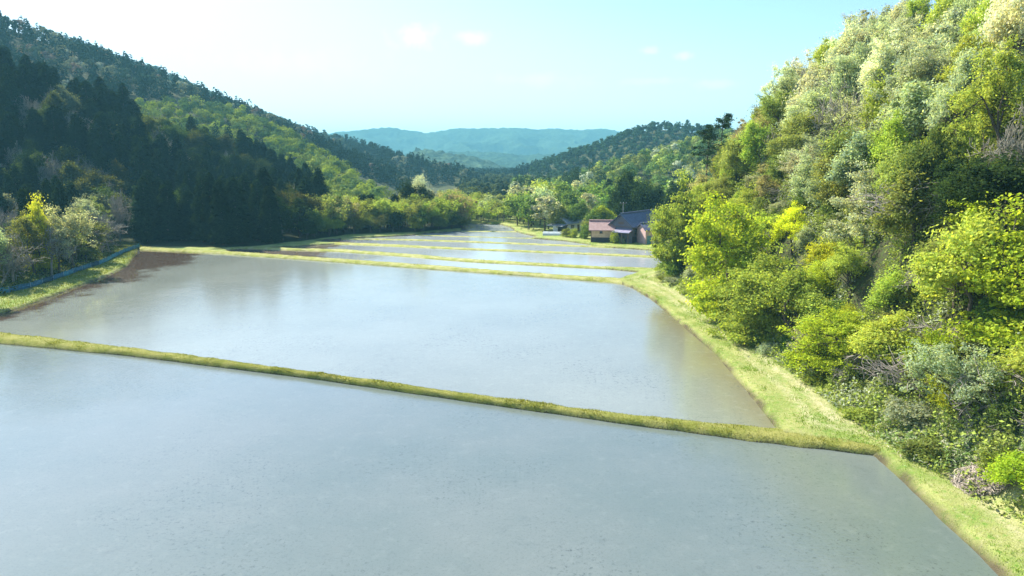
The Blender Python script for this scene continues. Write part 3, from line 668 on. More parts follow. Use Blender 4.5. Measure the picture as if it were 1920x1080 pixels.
# ---- bushy bank along the left end of the terraces
bank = [(-52, 172), (-46, 181), (-38, 186), (-27, 190), (-20, 194), (-15, 200), (-17, 209)]
for i, p in enumerate(resample(bank, 3.4)):
    for rr in range(4):
        x = p[0] + prng.normal(0, .8) - rr * .8; y = p[1] + 1.5 + rr * 4.2 + prng.normal(0, .8)
        q = prng.random(); zn = ('bank left of terraces', 'front row,' if rr < 1 else 'second row,' if rr < 2 else 'back rows,')
        if rr == 0: wd, c = pick(['olive green', 'mid green', 'golden-green', 'dark green'], [3, 2, 2, 2]); plant('broad', x, y, prng.uniform(4, 6.5), prng.uniform(2.4, 3.2), c * .8, wd, zn)
        elif q < .6: wd, c = pick(['golden-green', 'olive green', 'tan budding'], [4, 3, 1.2]); plant('bamboo', x, y, prng.uniform(7.5, 11), prng.uniform(2.6, 3.4), c * 1.2, wd, zn)
        elif q < .82: wd, c = pick(['olive green', 'golden-green', 'mid green'], [3, 2, 3]); plant('broad', x, y, prng.uniform(7.5, 10.5), 3.4, c * 1.1, wd, zn)
        elif rr > 1: plant('cedar', x, y, prng.uniform(9, 12.5), 4, np.array(PAL['cedar green']), 'dark', zn)
for px_, py_, Yd, kind, h, r, wd, lab in [(600, 440, 200, 'cedar', 17, 4.8, 'dark', 'lone broad dark cedar left of the bright bamboo on the terrace bank'), (795, 440, 208, 'airy', 15, 4.2, 'whitish blossoming', 'pale blossoming tree rising above the bamboo bank left of the valley mouth'),
    (768, 440, 206, 'broad', 13.5, 4.6, 'dark', 'dark dense tree beside the pale blossoming tree')]:
    x, y, _ = at_depth(px_, py_, Yd); plant(kind, x, y, h, r, np.array(PAL['cedar green' if wd == 'dark' else wd]), wd, 'own', label=lab)
X, Y = jitter(-24, 8, 222, 262, 4.6)
for x, y in zip(X, Y):
    if x > -24 + (y - 222) * .0 and x + (y - 222) * .15 < 8: wd, c = pick(['golden-green', 'pale grey-green', 'olive green'], [4, 2, 2]); plant('far', x, y, prng.uniform(4, 8.5) * np.interp(x, [-24, 8], [1.15, .55]), prng.uniform(2.4, 3.6), c, wd, ('beyond the farthest paddy', ''))
# ---- sunlit deciduous rib on the left
# ---- labels: look, order from the left and place
ORD = ['first', 'second', 'third', 'fourth', 'fifth', 'sixth', 'seventh', 'eighth', 'ninth', 'tenth', 'eleventh', 'twelfth', 'thirteenth', 'fourteenth', 'fifteenth', 'sixteenth', 'seventeenth', 'eighteenth', 'nineteenth', 'twentieth'] + ['twenty-' + o for o in ('first', 'second', 'third', 'fourth', 'fifth', 'sixth', 'seventh', 'eighth', 'ninth')] + ['thirtieth'] + ['thirty-' + o for o in ('first', 'second', 'third', 'fourth', 'fifth', 'sixth', 'seventh', 'eighth', 'ninth')] + ['fortieth'] + ['forty-' + o for o in ('first', 'second', 'third', 'fourth', 'fifth', 'sixth', 'seventh', 'eighth', 'ninth')]
sets = {}
for p in PLANTS:
    if p[5]: continue
    sets.setdefault((p[1] if p[1] != 'cedar_far' else 'cedar', p[2], p[3]), []).append(p)
for (kind, word, zone), ps in sets.items():
    ps.sort(key=lambda p: p[4][0]); where = (zone[1] + ' ' + zone[0]).strip()
    for i, p in enumerate(ps):
        e = p[0]; e['group'] = '%s %ss, %s' % (word, NOUN[kind], where)
        if len(ps) == 1: e['label'] = 'only %s %s, %s' % (word, NOUN[kind], where)
        elif len(ps) <= len(ORD): e['label'] = '%s %s %s from left, %s' % (ORD[i], word, NOUN[kind], where)
        else: e['label'] = '%s %s, %s' % (word, NOUN[kind], where)
        assert 4 <= len(e['label'].split()) <= 16, e['label']

# ---------------------------------------------------------------- undergrowth and far forest (uncountable)
def scatter_leaves(X, Y, n_off, size, cols, rng, zoff=(0, .6)):
    Z = H(X, Y); p = np.c_[X, Y, Z + rng.uniform(zoff[0], zoff[1], len(X))]; nn = rng.normal(0, .6, (len(X), 3)) + np.array([0, 0, .8])
    return leaves(p, nn, size * rng.uniform(.6, 1.3, len(X)), rng), cols
rng = np.random.default_rng(31)
n = 460000; Y = rng.uniform(22, 136, n); t = rng.uniform(-.8, 34, n); X = foot(Y) + t; k = fbm(X / 2.2, Y / 2.2, 101, 3); keep = (k > -.25)
X, Y, t, k = X[keep], Y[keep], t[keep], k[keep]; m = len(X)
base = np.array([PAL['olive green'], PAL['golden-green'], PAL['golden-green'], PAL['pale grey-green']])[np.clip(((fbm(X / 4, Y / 4, 111, 2) * .5 + .5) * 4 + rng.normal(0, .5, m)).astype(int), 0, 3)] * rng.uniform(.6, 1.2, (m, 1))
lump = np.clip(fbm(X / 1.7, Y / 1.7, 151, 3) + .35, .08, 1) * np.clip(t / 4 + .3, .25, 1) * 5.2; V, _ = scatter_leaves(X, Y, 0, .135, None, rng, (0, 1)); zr_ = rng.random(m) ** .6 * lump - .5; V = V + 0; V[:, :, 2] += zr_[:, None]; V = V.copy(); V[:, :, 2] -= (1 - np.clip(t[:, None] + .8, 0, 1)) * .3
v, f = quads(V); obj('undergrowth', np_mesh('undergrowth', v, f, np.repeat(base, 4, 0)), FAR, kind='stuff', label='tangled low undergrowth covering the right hillside', category='undergrowth')
n = 50000; Y = rng.uniform(70, 200, n); t = rng.uniform(0, 34, n); X = np.interp(Y, [60, 80, 88, 109, 131, 151, 165, 200], [-77, -73, -72, -74.5, -78.5, -86, -95, -110]) - .8 - t; m = n
base = np.array([PAL['olive green'], PAL['mid green'], PAL['dark green'], PAL['tan budding']])[rng.choice(4, m, p=[.35, .25, .3, .1])] * rng.uniform(.5, 1.1, (m, 1))
V, _ = scatter_leaves(X, Y, 0, .2, None, rng, (0, .9)); v, f = quads(V); obj('undergrowth', np_mesh('undergrowth', v, f, np.repeat(base, 4, 0)), FAR, kind='stuff', label='weeds and brambles behind the blue net on the left', category='undergrowth')

def bake_forest(name, X, Y, cols, hs, rs, con, label, nq=110, qs=.95):
    rng = np.random.default_rng(9); Z = H(X, Y); vs = []; cs = []
    for v in range(6):
        idx = np.where((np.arange(len(X)) % 3 == v % 3) & (con == (v >= 3)))[0]
        if not len(idx): continue
        if v < 3:
            cl = rng.normal(size=(9, 3)); cl /= np.linalg.norm(cl, axis=1, keepdims=True); c = cl[rng.integers(0, 9, nq)] * .62; d = rng.normal(size=(nq, 3)); d /= np.linalg.norm(d, axis=1, keepdims=True)
            p = c + d * .42 * rng.random((nq, 1)) ** .4; nn = d + p + np.array([0, 0, .3]); ht = .6 + .36 * p[:, 2]; xy = p[:, :2]; L_ = leaves(np.c_[xy, ht * 0], nn, np.full(nq, 1.0) * rng.uniform(.6, 1.2, nq), rng)
        else:
            z = .12 + .88 * (1 - rng.random(nq) ** .6); a = rng.uniform(0, 2 * pi, nq); r = (1 - z) ** .48 * rng.uniform(.55, 1.05, nq); xy = np.stack([np.cos(a) * r, np.sin(a) * r], 1); ht = z
            L_ = leaves(np.c_[xy, ht * 0], np.stack([np.cos(a), np.sin(a), .8 + 0 * a], 1) + rng.normal(0, .3, (nq, 3)), rng.uniform(.6, 1.1, nq), rng, .5)
        off = L_ - np.c_[xy, ht * 0][:, None]                      # nq,4,3 leaf offsets
        k = len(idx); th = rng.uniform(0, 2 * pi, k); R2 = np.stack([np.stack([np.cos(th), -np.sin(th)], 1), np.stack([np.sin(th), np.cos(th)], 1)], 1)
        cxy = np.einsum('kij,nj->kni', R2, xy) * rs[idx][:, None, None]; oxy = np.einsum('kij,nmj->knmi', R2, off[:, :, :2]) * qs
        P = np.empty((k, nq, 4, 3)); P[..., :2] = cxy[:, :, None] + oxy + np.stack([X[idx], Y[idx]], 1)[:, None, None]
        P[..., 2] = (ht * 1.0)[None, :, None] * hs[idx][:, None, None] + off[None, :, :, 2] * qs + Z[idx][:, None, None] - .3
        vs.append(P.reshape(-1, 3)); tone = rng.uniform(.7, 1.25, (k, nq, 1)); cs.append(np.repeat((cols[idx][:, None] * tone).reshape(-1, 3), 4, 0))
    v = np.concatenate(vs); c = np.concatenate(cs)
    return obj(name, np_mesh(name, v, np.arange(len(v)).reshape(-1, 4), c), FAR, kind='stuff', label=label, category='forest')
def farset(x0, x1, y0, y1, s, test):
    X, Y = jitter(x0, x1, y0, y1, s); Z = H(X, Y); a, b = project(X, Y, Z + 8); ok = (Z > -1.0) & (a > -40) & (a < 1600) & test(X, Y, Z, a, b); return X[ok], Y[ok], Z[ok], a[ok], b[ok]
# left mountain
def notnear(X, Y, Z, a, b): return (Z > .55) & ~((Y < 268) & (X > -215)) & ~((Y < 420) & (X > -215) & (a > 240) & (b > 165))
X, Y, Z, a, b = farset(-420, -30, 262, 620, 7.6, notnear)
m = len(X); n1 = fbm(X / 60, Y / 60, 121, 3); n2 = fbm(X / 18, Y / 18, 131, 2)
con = (n1 + .5 * n2 > .30) | (b < np.interp(a, [0, 100, 230, 330], [60, 95, 125, 150])) & (n2 > -.3) | ((a > 600) & (n2 > -.35)) | (Y < 330) & (n2 > -.3)
mixc = np.array([(.04, .075, .045), (.07, .10, .06), (.17, .19, .12), (.22, .17, .13), (.27, .29, .21)])[rng.choice(5, m, p=[.24, .26, .2, .1, .2])]
cols = np.where(con[:, None], np.array([[.016, .034, .018]]), mixc) * rng.uniform(.8, 1.2, (m, 1))
bake_forest('forest', X, Y, cols, np.where(con, rng.uniform(9, 13, m), rng.uniform(8, 11, m)), np.where(con, 3.3, rng.uniform(3.8, 5.2, m)), con, 'mixed wood of cedars and budding trees over the left mountainside')
X, Y, Z, a, b = farset(-560, 20, 620, 900, 9.0, lambda X, Y, Z, a, b: b < 390)
m = len(X); n1 = fbm(X / 70, Y / 70, 141, 3); con = (n1 > -.02) | (a > 640)
mixc = np.array([(.05, .085, .045), (.08, .11, .055), (.15, .14, .09)])[rng.choice(3, m, p=[.4, .35, .25])]
cols = np.where(con[:, None], np.array([[.018, .036, .02]]), mixc) * rng.uniform(.8, 1.2, (m, 1))
bake_forest('forest', X, Y, cols, rng.uniform(9, 11.5, m), np.where(con, 3.6, 4.8), con, 'bluish distant wood along the long falling ridge on the left', 70, 1.5)
# sunlit deciduous rib on the left, cedars below it
def ribtest(X, Y, Z, a, b):
    line = np.interp(a, [240, 300, 430, 520, 600, 680, 760], [190, 185, 200, 240, 285, 335, 380]); return (a > 240) & (a < 760) & (b > line - 5) & ~((Y < 268) & (X > -215))
X, Y, Z, a, b = farset(-215, -40, 262, 420, 7.0, ribtest)
line = np.interp(a, [240, 300, 430, 520, 600, 680, 760], [190, 185, 200, 240, 285, 335, 380]); m = len(X); con = ~(b < line + 55 + (a > 560) * 30)
mixc = np.array([PAL['bright yellow-green'], PAL['mid green'], PAL['golden-green']])[rng.choice(3, m, p=[.3, .45, .25])]
cols = np.where(con[:, None], np.array([PAL['cedar green']]) * 1.1, mixc * .8) * rng.uniform(.85, 1.15, (m, 1))
bake_forest('forest', X, Y, cols, np.where(con, rng.uniform(13, 18, m), rng.uniform(9, 12, m)), np.where(con, 3.2, 5.0), con, 'bright green rib of spring foliage with cedars below on the left', 420, .55)
# hill behind the farmhouse, farther part
X, Y, Z, a, b = farset(-10, 190, 262, 404, 7.4, lambda X, Y, Z, a, b: (a > 960) & (a < 1440))
m = len(X); con = fbm(X / 17, Y / 22, 61, 2) > .24
mixc = np.array([PAL['mid green'], PAL['olive green'], PAL['golden-green'], PAL['pale grey-green']])[rng.choice(4, m, p=[.45, .3, .15, .1])] * 1.15
cols = np.where(con[:, None], np.array([PAL['cedar green']]) * 1.5, mixc) * rng.uniform(.85, 1.15, (m, 1))
bake_forest('forest', X, Y, cols, np.where(con, 12.5, rng.uniform(9, 13, m)), np.where(con, 3.6, rng.uniform(3.8, 5.2, m)), con, 'farther green wood on the hill behind the farmhouse', 420, .55)
# wood on the flat valley beyond the fields
X, Y, Z, a, b = farset(-70, 60, 285, 640, 8.5, lambda X, Y, Z, a, b: (Z <= .75) & (a > 860) & (a < 1100) & ~((X > 5) & (Y < 330)))
m = len(X); con = rng.random(m) < .3; cols = np.where(con[:, None], np.array([[.02, .04, .02]]), np.array([[.09, .12, .05]])) * rng.uniform(.7, 1.3, (m, 1))
bake_forest('forest', X, Y, cols, rng.uniform(6, 10, m), np.where(con, 2.6, 4.4), con, 'low mixed wood closing the valley floor beyond the farthest paddy', 200, .8)
# right: dark hill behind
X, Y, Z, a, b = farset(20, 330, 405, 720, 8.6, lambda X, Y, Z, a, b: (a < 1450) & (Z > .9))
m = len(X); con = rng.random(m) < .0
cols = np.where(con[:, None], np.array([[.02, .045, .022]]), np.array([[.04, .08, .03]])) * rng.uniform(.75, 1.3, (m, 1))
bake_forest('forest', X, Y, cols, rng.uniform(8, 11, m), rng.uniform(3.4, 4.8, m), con, 'dark rounded wooded hill behind the farmhouse hill', 90, 1.2)

gxs = np.array([ground_hit(a_, b_) for a_, b_ in [(1690, 815), (1730, 845), (1780, 850), (1830, 850), (1880, 850), (1915, 840), (1760, 815), (1840, 815), (1900, 800), (1650, 770)]])
n = 26000; i_ = rng.integers(0, len(gxs), n); X = gxs[i_, 0] + rng.normal(0, .75, n); Y = gxs[i_, 1] + rng.normal(0, .9, n); ok = X > foot(Y) - 2.2; X, Y = X[ok], Y[ok]; m = len(X)
Z = H(X, Y); lump = np.clip(fbm(X / .9, Y / .9, 171, 3) + .5, .15, 1) * 1.3; p = np.c_[X, Y, Z + rng.random(m) ** .5 * lump]
dv = rng.normal(0, 1, (m, 3)) + np.array([0, 0, -.5]); V = leaves(p, rng.normal(0, .5, (m, 3)) + np.array([0, 0, 1.]), .15 * rng.uniform(.6, 1.3, m), rng, .24, dv)
cb = np.array([(.52, .55, .36), (.30, .42, .16), (.22, .34, .08), (.62, .56, .42)])[rng.choice(4, m, p=[.3, .3, .3, .1])] * rng.uniform(.7, 1.15, (m, 1))
v, f = quads(V); obj('dwarf_bamboo', np_mesh('dwarf_bamboo', v, f, np.repeat(cb, 4, 0)), FAR, kind='stuff', label='pale edged dwarf bamboo leaves at the foot of the near right bank', category='dwarf bamboo')

# ---------------------------------------------------------------- far mountains
MT = []
def mountain(name, sky_pts, Y0, depth, label, base_py, seed, amp, col):
    s = np.array([at_depth(a, b, Y0 + depth) for a, b in sky_pts]); xs = np.linspace(s[0, 0], s[-1, 0], 420); top = np.interp(xs, s[:, 0], s[:, 2])
    nv = 110; v = np.linspace(0, 1, nv); rows = []
    XX, VV = np.meshgrid(xs, v, indexing='ij'); ridgev = np.abs(fbm(XX / 260, VV * depth / 190 + XX / 500, seed, 5)) * 2
    T = top[:, None] * np.where(VV < .8, (VV / .8) ** .9, 1 - (VV - .8) * 2.5)
    Zm = T - ridgev * amp * np.sin(np.clip(VV / .8, 0, 1) * pi) + fbm(XX / 12, VV * depth / 12, seed + 9, 3) * 5 * (VV > .02) - 2
    YY = Y0 + VV * depth * 1.25
    M = Mat(name); f = M.noise(.012, 6, None, .6); c = M.mix(M.ramp(f, .35, .65), col, tuple(x * 1.7 for x in col)); c = M.mix(M.ramp(M.noise(.09, 3), .4, .6, 0, .6), c, tuple(x * .5 for x in col))
    obj(name, np_mesh(name, np.stack([XX, YY, Zm], -1).reshape(-1, 3), grid_faces(420, nv), None, True), M.surf(M.n('ShaderNodeBsdfDiffuse', {'Color': c}).outputs[0]), kind='structure', label=label)
mountain('hills', [(480, 262), (600, 250), (690, 241), (730, 237), (765, 243), (800, 248), (835, 243), (860, 239), (900, 240), (960, 238), (1010, 242), (1045, 240), (1085, 243), (1130, 240), (1165, 246), (1230, 262), (1400, 275), (1600, 280)], 2300, 700, 'long pale blue mountain ridge closing the valley', 320, 201, 55, (.035, .06, .03))
mountain('hills', [(700, 300), (780, 285), (850, 283), (920, 284), (985, 290), (1030, 287), (1070, 296), (1130, 310), (1250, 318), (1350, 322)], 1450, 450, 'lower blue hills in front of the far ridge', 330, 231, 30, (.03, .055, .03))
mountain('hills', [(780, 276), (840, 284), (880, 291), (915, 299), (950, 314), (985, 328), (1010, 338), (1060, 350)], 950, 260, 'hazy spur running down to the gap from the left', 345, 251, 14, (.05, .08, .045))

# ---------------------------------------------------------------- blue net fence
def boxm(bs):
    V = []; F = []
    for (x0, x1, y0, y1, z0, z1) in bs:
        b = len(V); V += [(x, y, z) for z in (z0, z1) for y in (y0, y1) for x in (x0, x1)]
        F += [(b + i, b + j, b + k, b + l) for i, j, k, l in ((0, 2, 3, 1), (4, 5, 7, 6), (0, 1, 5, 4), (2, 6, 7, 3), (0, 4, 6, 2), (1, 3, 7, 5))]
    return np.array(V, float), np.array(F)
NETB = simple('blue_net', (.04, .13, .18), .7, 3, .4); NETD = simple('dark_blue_net', (.025, .07, .09), .8, 3, .4); POST = simple('post', (.35, .38, .36), .6, 3, .2); NETC = simple('cyan_net', (.06, .22, .26), .6, 2, .3)
fl = resample(np.array(pl([(-130, 594), (-60, 574), (0, 558), (60, 546), (130, 521), (195, 498), (235, 477), (266, 465)])), .5)
fz = H(fl[:, 0], fl[:, 1])
fe = empty('net_fence', (float(fl[0, 0]), float(fl[0, 1]), 0), 'low blue netting fence along the left bank of the large paddy', 'fence')
k = 7; off = np.array([fl[0, 0], fl[0, 1], 0])
for i in range(0, len(fl) - k, k):
    s = slice(i, i + k + 1); p = np.c_[fl[s], fz[s]]; n = len(p); sag = .05 * np.sin(np.arange(n) * 1.3 + i)
    Vn = []
    for dz, dy in ((.02, 0), (.4, .05), (.75, -.03), (1.0, 0)):
        Vn.append(p + np.c_[0 * sag + dy, 0 * sag, dz * .85 + sag * (dz > .5)])
    Vn = np.stack(Vn, 1); Vb = Vn + np.array([.03, 0, 0]); g = grid_faces(n, 4)
    o = obj('net_panel', np_mesh('net_panel', np.concatenate([Vn.reshape(-1, 3), Vb.reshape(-1, 3)]) - off, np.concatenate([g, g[:, ::-1] + n * 4])), [NETB, NETD, NETB, NETC, NETB][(i // k) % 5] if i < len(fl) * .55 else NETC, fe)
    v, f = tubes([(p[0] - off + np.array([.05, 0, -.3]), p[0] - off + np.array([.05, 0, 1.0]), .035, .03)], 6); obj('post', np_mesh('post', v, f), POST, fe)

# ---------------------------------------------------------------- farmhouse group
def tile_mat(name, c1, c2, rough=.45):
    M = Mat(name); P = M.n('ShaderNodeTexCoord').outputs['Object']
    wv = M.n('ShaderNodeTexWave', {'Vector': P, 'Scale': 1.6, 'Distortion': .3}, bands_direction='X').outputs[1]
    n = M.noise(1.2, 5, P); c = M.mix(M.ramp(n, .3, .7), c1, c2); c = M.mix(M.ramp(wv, .5, .95, 0, .35), c, tuple(x * .45 for x in c1))
    b = M.n('ShaderNodeBump', {'Strength': .7, 'Distance': .06, 'Height': wv})
    return M.surf(M.n('ShaderNodeBsdfPrincipled', {'Base Color': c, 'Roughness': rough, 'Normal': b.outputs[0]}).outputs[0])
TBLUE = tile_mat('blue_grey_tiles', (.055, .06, .10), (.10, .11, .17)); TPINK = tile_mat('pink_tiles', (.34, .18, .16), (.44, .26, .23), .6); TGREY = tile_mat('grey_tiles', (.20, .23, .25), (.32, .34, .36)); TLEAN = tile_mat('lavender_metal', (.22, .20, .30), (.32, .30, .40), .4)
WBEIGE = simple('beige_plaster', (.52, .36, .24), .9, 1.5, .15); WDARK = simple('dark_boards', (.035, .032, .04), .8, 4, .3); WGREY = simple('slate_wall', (.10, .10, .13), .8, 3, .2); WPINK = simple('pink_plaster', (.50, .33, .30), .9, 2, .15)
WOOD = simple('weathered_wood', (.12, .08, .06), .8, 6, .3); WHITE = simple('white_paint', (.72, .74, .74), .5, 3, .08); GLASS = simple('window_glass', (.03, .04, .05), .15, 3, .2); TEAL = simple('teal_sheet', (.10, .22, .24), .6, 2, .2)
def part(root, name, bs, mat, parent=None): v, f = boxm(bs); return obj(name, np_mesh(name, v, f), mat, parent or root)
def gable_roof(root, name, x0, x1, y0, y1, ze, zr, mat, th=.22, over=.5, ribs=True):
    """ridge along local x; slabs with thickness, ridge cap and ribs"""
    ym = (y0 + y1) / 2; V = []; F = []
    def slab(ya, za, yb, zb):
        b = len(V)
        for x in (x0 - over, x1 + over):
            for (y, z) in ((ya, za), (yb, zb), (yb, zb + th), (ya, za + th)): V.append((x, y, z))
        for q in ((0, 1, 2, 3), (7, 6, 5, 4), (0, 4, 5, 1), (1, 5, 6, 2), (2, 6, 7, 3), (3, 7, 4, 0)): F.append(tuple(b + i for i in q))
    k = (zr - ze) / (ym - y0); slab(y0 - over, ze - over * k, ym, zr); slab(y1 + over, ze - over * k, ym + .004, zr)
    o = obj(name, np_mesh(name, V, F), mat, root)
    if ribs:
        v, f = tubes([(np.array([x0 - over, ym, zr + th]), np.array([x1 + over, ym, zr + th]), .22, .22)], 8); obj('ridge_cap', np_mesh('ridge_cap', v, f), mat, o)
    return o
def gable_walls(root, x0, x1, y0, y1, ze, zr, mat, name='wall', z0=-.3):
    ym = (y0 + y1) / 2; V = [(x0, y0, z0), (x1, y0, z0), (x1, y1, z0), (x0, y1, z0), (x0, y0, ze), (x1, y0, ze), (x1, y1, ze), (x0, y1, ze), (x0, ym, zr), (x1, ym, zr)]
    m = bpy.data.meshes.new(name); m.from_pydata(V, [], [(0, 1, 5, 4), (2, 3, 7, 6), (1, 2, 6, 9, 5), (3, 0, 4, 8, 7), (4, 5, 9, 8), (6, 7, 8, 9)]); m.update(); return obj(name, m, mat, root)
GZ0 = .6
ax, ay, _ = at_depth(1184, 453, 163)
# main house: origin at the near gable's front corner, ridge runs right and away
mh = empty('farmhouse', (ax, ay, GZ0), 'large farmhouse with dark blue-grey tiled gable roof behind the pink-roofed shed', 'house', rz=R(52))
gable_walls(mh, 0, 16, 0, 5.8, 4.1, 6.5, WGREY); gable_roof(mh, 'roof', 0, 16, 0, 5.8, 4.15, 6.6, TBLUE, over=.7)
part(mh, 'wall', [(.3, 16.6, -.06, -.003, 0, 1.4)], WDARK); part(mh, 'wall', [(8, 14, -.05, -.003, 1.5, 3.7)], WPINK)
for xx in (1.2, 3.6, 6.0):
    wnd = part(mh, 'window', [(xx, xx + 1.7, -.10, -.063, 1.6, 3.3)], WOOD); part(mh, 'pane', [(xx + .1, xx + .8, -.13, -.102, 1.7, 3.2), (xx + .9, xx + 1.6, -.13, -.102, 1.7, 3.2)], GLASS, wnd)
wnd = part(mh, 'window', [(-.06, -.003, 2.2, 3.6, 4.3, 4.9)], WOOD)
part(mh, 'gable_board', [(-.05, -.004, 1.0, 5.0, 1.9, 2.05), (-.05, -.004, .2, 5.6, 3.7, 3.85)], WOOD)
# lean-to on the near gable
vx = [(-2.0, 2.45), (0, 3.1)]
lv = []; 
for x, z in vx:
    for y in (-.3, 4.2):
        lv += [(x, y, z), (x, y, z + .15)]
obj('porch_roof', np_mesh('porch_roof', lv, [(0, 2, 6, 4), (1, 5, 7, 3), (0, 1, 3, 2), (4, 6, 7, 5), (0, 4, 5, 1), (2, 3, 7, 6)]), TLEAN, mh)
for y in (-.1, 1.6, 3.9): part(mh, 'porch_post', [(-1.9, -1.75, y, y + .15, -.3, 2.5)], WOOD)
# shed with pink roof
sx, sy, _ = at_depth(1108, 451, 166)
sh = empty('shed', (sx, sy, GZ0), 'small beige shed with pink tiled roof and dark boarded base left of the farmhouse', 'shed', rz=R(-7))
gable_walls(sh, 0, 5.2, 0, 3.6, 3.1, 4.6, WBEIGE); gable_roof(sh, 'roof', 0, 5.2, 0, 3.6, 3.12, 4.75, TPINK, over=.55)
part(sh, 'plinth', [(-.04, 5.24, -.05, -.004, -.3, 1.05)], WDARK); wnd = part(sh, 'window', [(2.0, 2.75, -.05, -.004, 1.95, 2.7)], WOOD); part(sh, 'pane', [(2.07, 2.68, -.08, -.053, 2.02, 2.63)], GLASS, wnd)
part(sh, 'corner_post', [(-.06, .08, -.09, -.052, -.3, 3.0)], WOOD); part(sh, 'corner_post', [(5.1, 5.26, -.09, -.052, -.3, 3.0)], WOOD)
# pink walled annex to the right, half hidden by the maple
qx, qy, _ = at_depth(1210, 452, 158)
an = empty('annex', (qx + .6, qy + 3, GZ0), 'small pink-walled outbuilding half hidden behind the big maple', 'outbuilding', rz=R(20))
gable_walls(an, 0, 4.6, 0, 4, 3.3, 4.4, WPINK); gable_roof(an, 'roof', 0, 4.6, 0, 4, 3.32, 4.5, TBLUE, over=.4); part(an, 'door', [(.4, 1.5, -.05, -.004, -.2, 1.9)], TEAL); part(an, 'door', [(1.9, 2.6, -.05, -.004, -.2, 1.9)], WHITE)
# far small house
hx, hy, _ = at_depth(1064, 437, 187)
fh = empty('cottage', (hx, hy, GZ0), 'small distant grey-roofed house among bushes left of the pink-roofed shed', 'house', rz=R(48))
gable_walls(fh, 0, 7, 0, 5, 2.6, 4.2, WHITE); gable_roof(fh, 'roof', 0, 7, 0, 5, 2.62, 4.3, TGREY, over=.6); part(fh, 'window', [(1.5, 3, -.05, -.004, 1, 2)], GLASS); part(fh, 'door', [(4.4, 5.4, -.05, -.004, -.2, 1.9)], WOOD)
vx = [(-2.6, 1.75), (0, 2.4)]; lv = []
for x, z in vx:
    for y in (-.2, 5.2): lv += [(x, y, z), (x, y, z + .12)]
obj('porch_roof', np_mesh('porch_roof', lv, [(0, 2, 6, 4), (1, 5, 7, 3), (0, 1, 3, 2), (4, 6, 7, 5), (0, 4, 5, 1), (2, 3, 7, 6)]), TGREY, fh)
# white vinyl tunnel
tx, ty, _ = at_depth(1037, 443, 182)
a = np.linspace(0, pi, 13); prof = np.stack([np.cos(a) * 1.5, np.sin(a) * .95], 1); Vt = []
for i in range(9):
    for p in prof: Vt.append((i * .75, p[0], p[1] + .03 * sin(i * 2.1)))
tn = empty('vinyl_tunnel', (tx - 2.6, ty, float(H(np.array([tx]), np.array([ty]))[0])), 'low white vinyl crop tunnel on the grass left of the cottage', 'tunnel', rz=R(-8))
VIN = simple('white_vinyl', (.34, .39, .37), .5, 2, .1); obj('cover', np_mesh('cover', Vt, grid_faces(9, 13), None, True), VIN, tn)
hs = []
for i in range(0, 9, 2):
    for j in range(12): p, q = prof[j] * 1.02, prof[j + 1] * 1.02; hs.append((np.array([i * .75, p[0], p[1]]), np.array([i * .75, q[0], q[1]]), .03, .03))
v, f = tubes(hs, 4); obj('hoops', np_mesh('hoops', v, f), POST, tn)
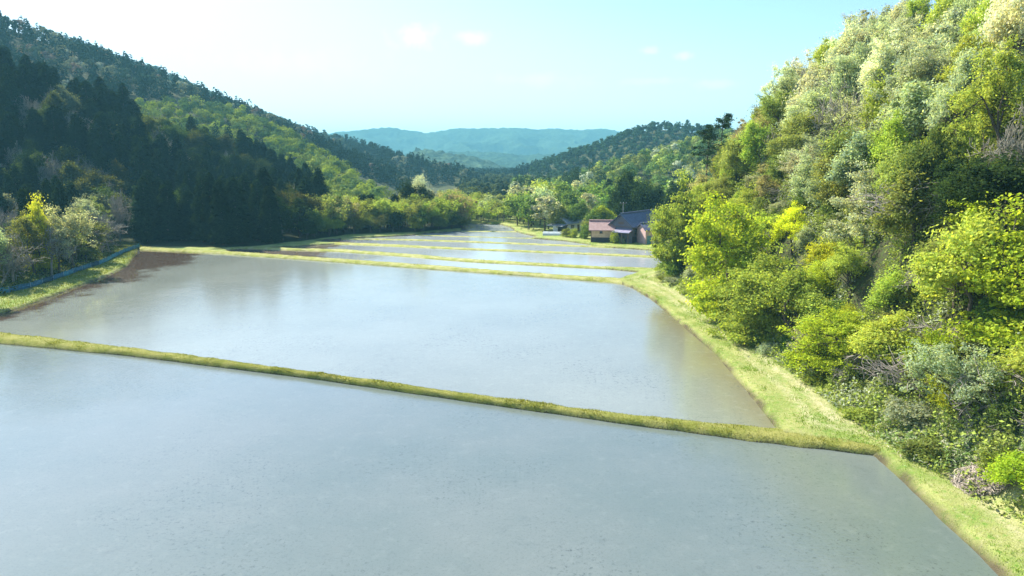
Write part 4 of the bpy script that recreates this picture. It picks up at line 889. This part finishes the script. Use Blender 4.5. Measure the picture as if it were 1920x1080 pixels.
# storage hut, guard rail, pole
ux, uy, _ = at_depth(1046, 434, 186)
hu = empty('hut', (ux, uy, .5), 'tiny dark open-fronted hut beside the cottage', 'hut', rz=R(-10))
part(hu, 'wall', [(0, 2.4, 1.5, 1.6, -.3, 2), (0, .1, .0, 1.5, -.3, 2), (2.3, 2.4, 0, 1.5, -.3, 2)], WDARK); part(hu, 'roof', [(-.2, 2.6, -.3, 1.8, 2.003, 2.12)], WOOD)
gx0, gy0, _ = at_depth(976, 430, 196)
gr = empty('guard_rail', (gx0, gy0, .45), 'short dark low rail beside the farthest paddies', 'rail')
part(gr, 'rail', [(0, 3.9, 0, .08, .45, .6)], WOOD)
for xx in (.1, 1.9, 3.7): part(gr, 'post', [(xx, xx + .12, .082, .18, -.3, .62)], WOOD)
ux, uy, _ = at_depth(1167, 440, 178)
po = empty('utility_pole', (ux, uy, .3), 'thin grey utility pole rising behind the pink-roofed shed', 'pole')
v, f = tubes([(np.zeros(3), np.array([0, 0, 9.0]), .12, .08)], 8); obj('pole', np_mesh('pole', v, f), simple('concrete', (.22, .23, .22), .8), po); part(po, 'crossarm', [(-.8, .8, -.15, -.10, 8.7, 8.82)], WOOD)
for xx in (-.7, .0, .7): v, f = tubes([(np.array([xx, -.12, 8.82]), np.array([xx, -.12, 9.02]), .05, .04)], 6); obj('insulator', np_mesh('insulator', v, f), WHITE, po)
# heap of cut dry brush on the near bank
bx, by = ground_hit(1850, 905)
rng = np.random.default_rng(3); n = 1300; a = rng.uniform(0, 2 * pi, n); r = np.sqrt(rng.random(n)) * 1.5; c0 = np.stack([np.cos(a) * r * 1.3, np.sin(a) * r, (1 - (r / 1.9) ** 2) * .6 * rng.random(n)], 1); d = rng.normal(size=(n, 3)) * np.array([1, 1, .25]); d /= np.linalg.norm(d, axis=1, keepdims=True); ln = rng.uniform(.15, .5, n)[:, None]
bz = float(H(np.array([bx]), np.array([by]))[0]); slope = (H(np.array([bx + 1]), np.array([by])) - H(np.array([bx - 1]), np.array([by])))[0] / 2
seg = [(p - q * l, p + q * l, .022, .012) for p, q, l in zip(c0, d, ln)]; v, f = tubes(seg, 3); v[:, 2] += v[:, 0] * slope
o = obj('brush_pile', np_mesh('brush_pile', v, f), simple('dry_brush', (.33, .275, .22), .9, 3, .3), label='heap of pinkish dry cut twigs on the near right bank', category='brush pile'); o.location = (bx, by, bz + .15)

# ---------------------------------------------------------------- haze: the air of the valley
hv, hf = boxm([(-4300, 4300, -80, 5400, -40, 190)])
HM = Mat('haze'); pv = HM.n('ShaderNodeVolumePrincipled', {'Color': (.30, .79, .93, 1), 'Density': .00025, 'Anisotropy': .0}); HM.t.links.new(pv.outputs[0], HM.out.inputs['Volume'])
hz_o = obj('haze', np_mesh('haze', hv, hf), HM.m, kind='stuff', label='thin blue haze filling the valley', category='haze')
print('PLANTS', len(PLANTS), 'labels unique', len({p[0]['label'] for p in PLANTS}))
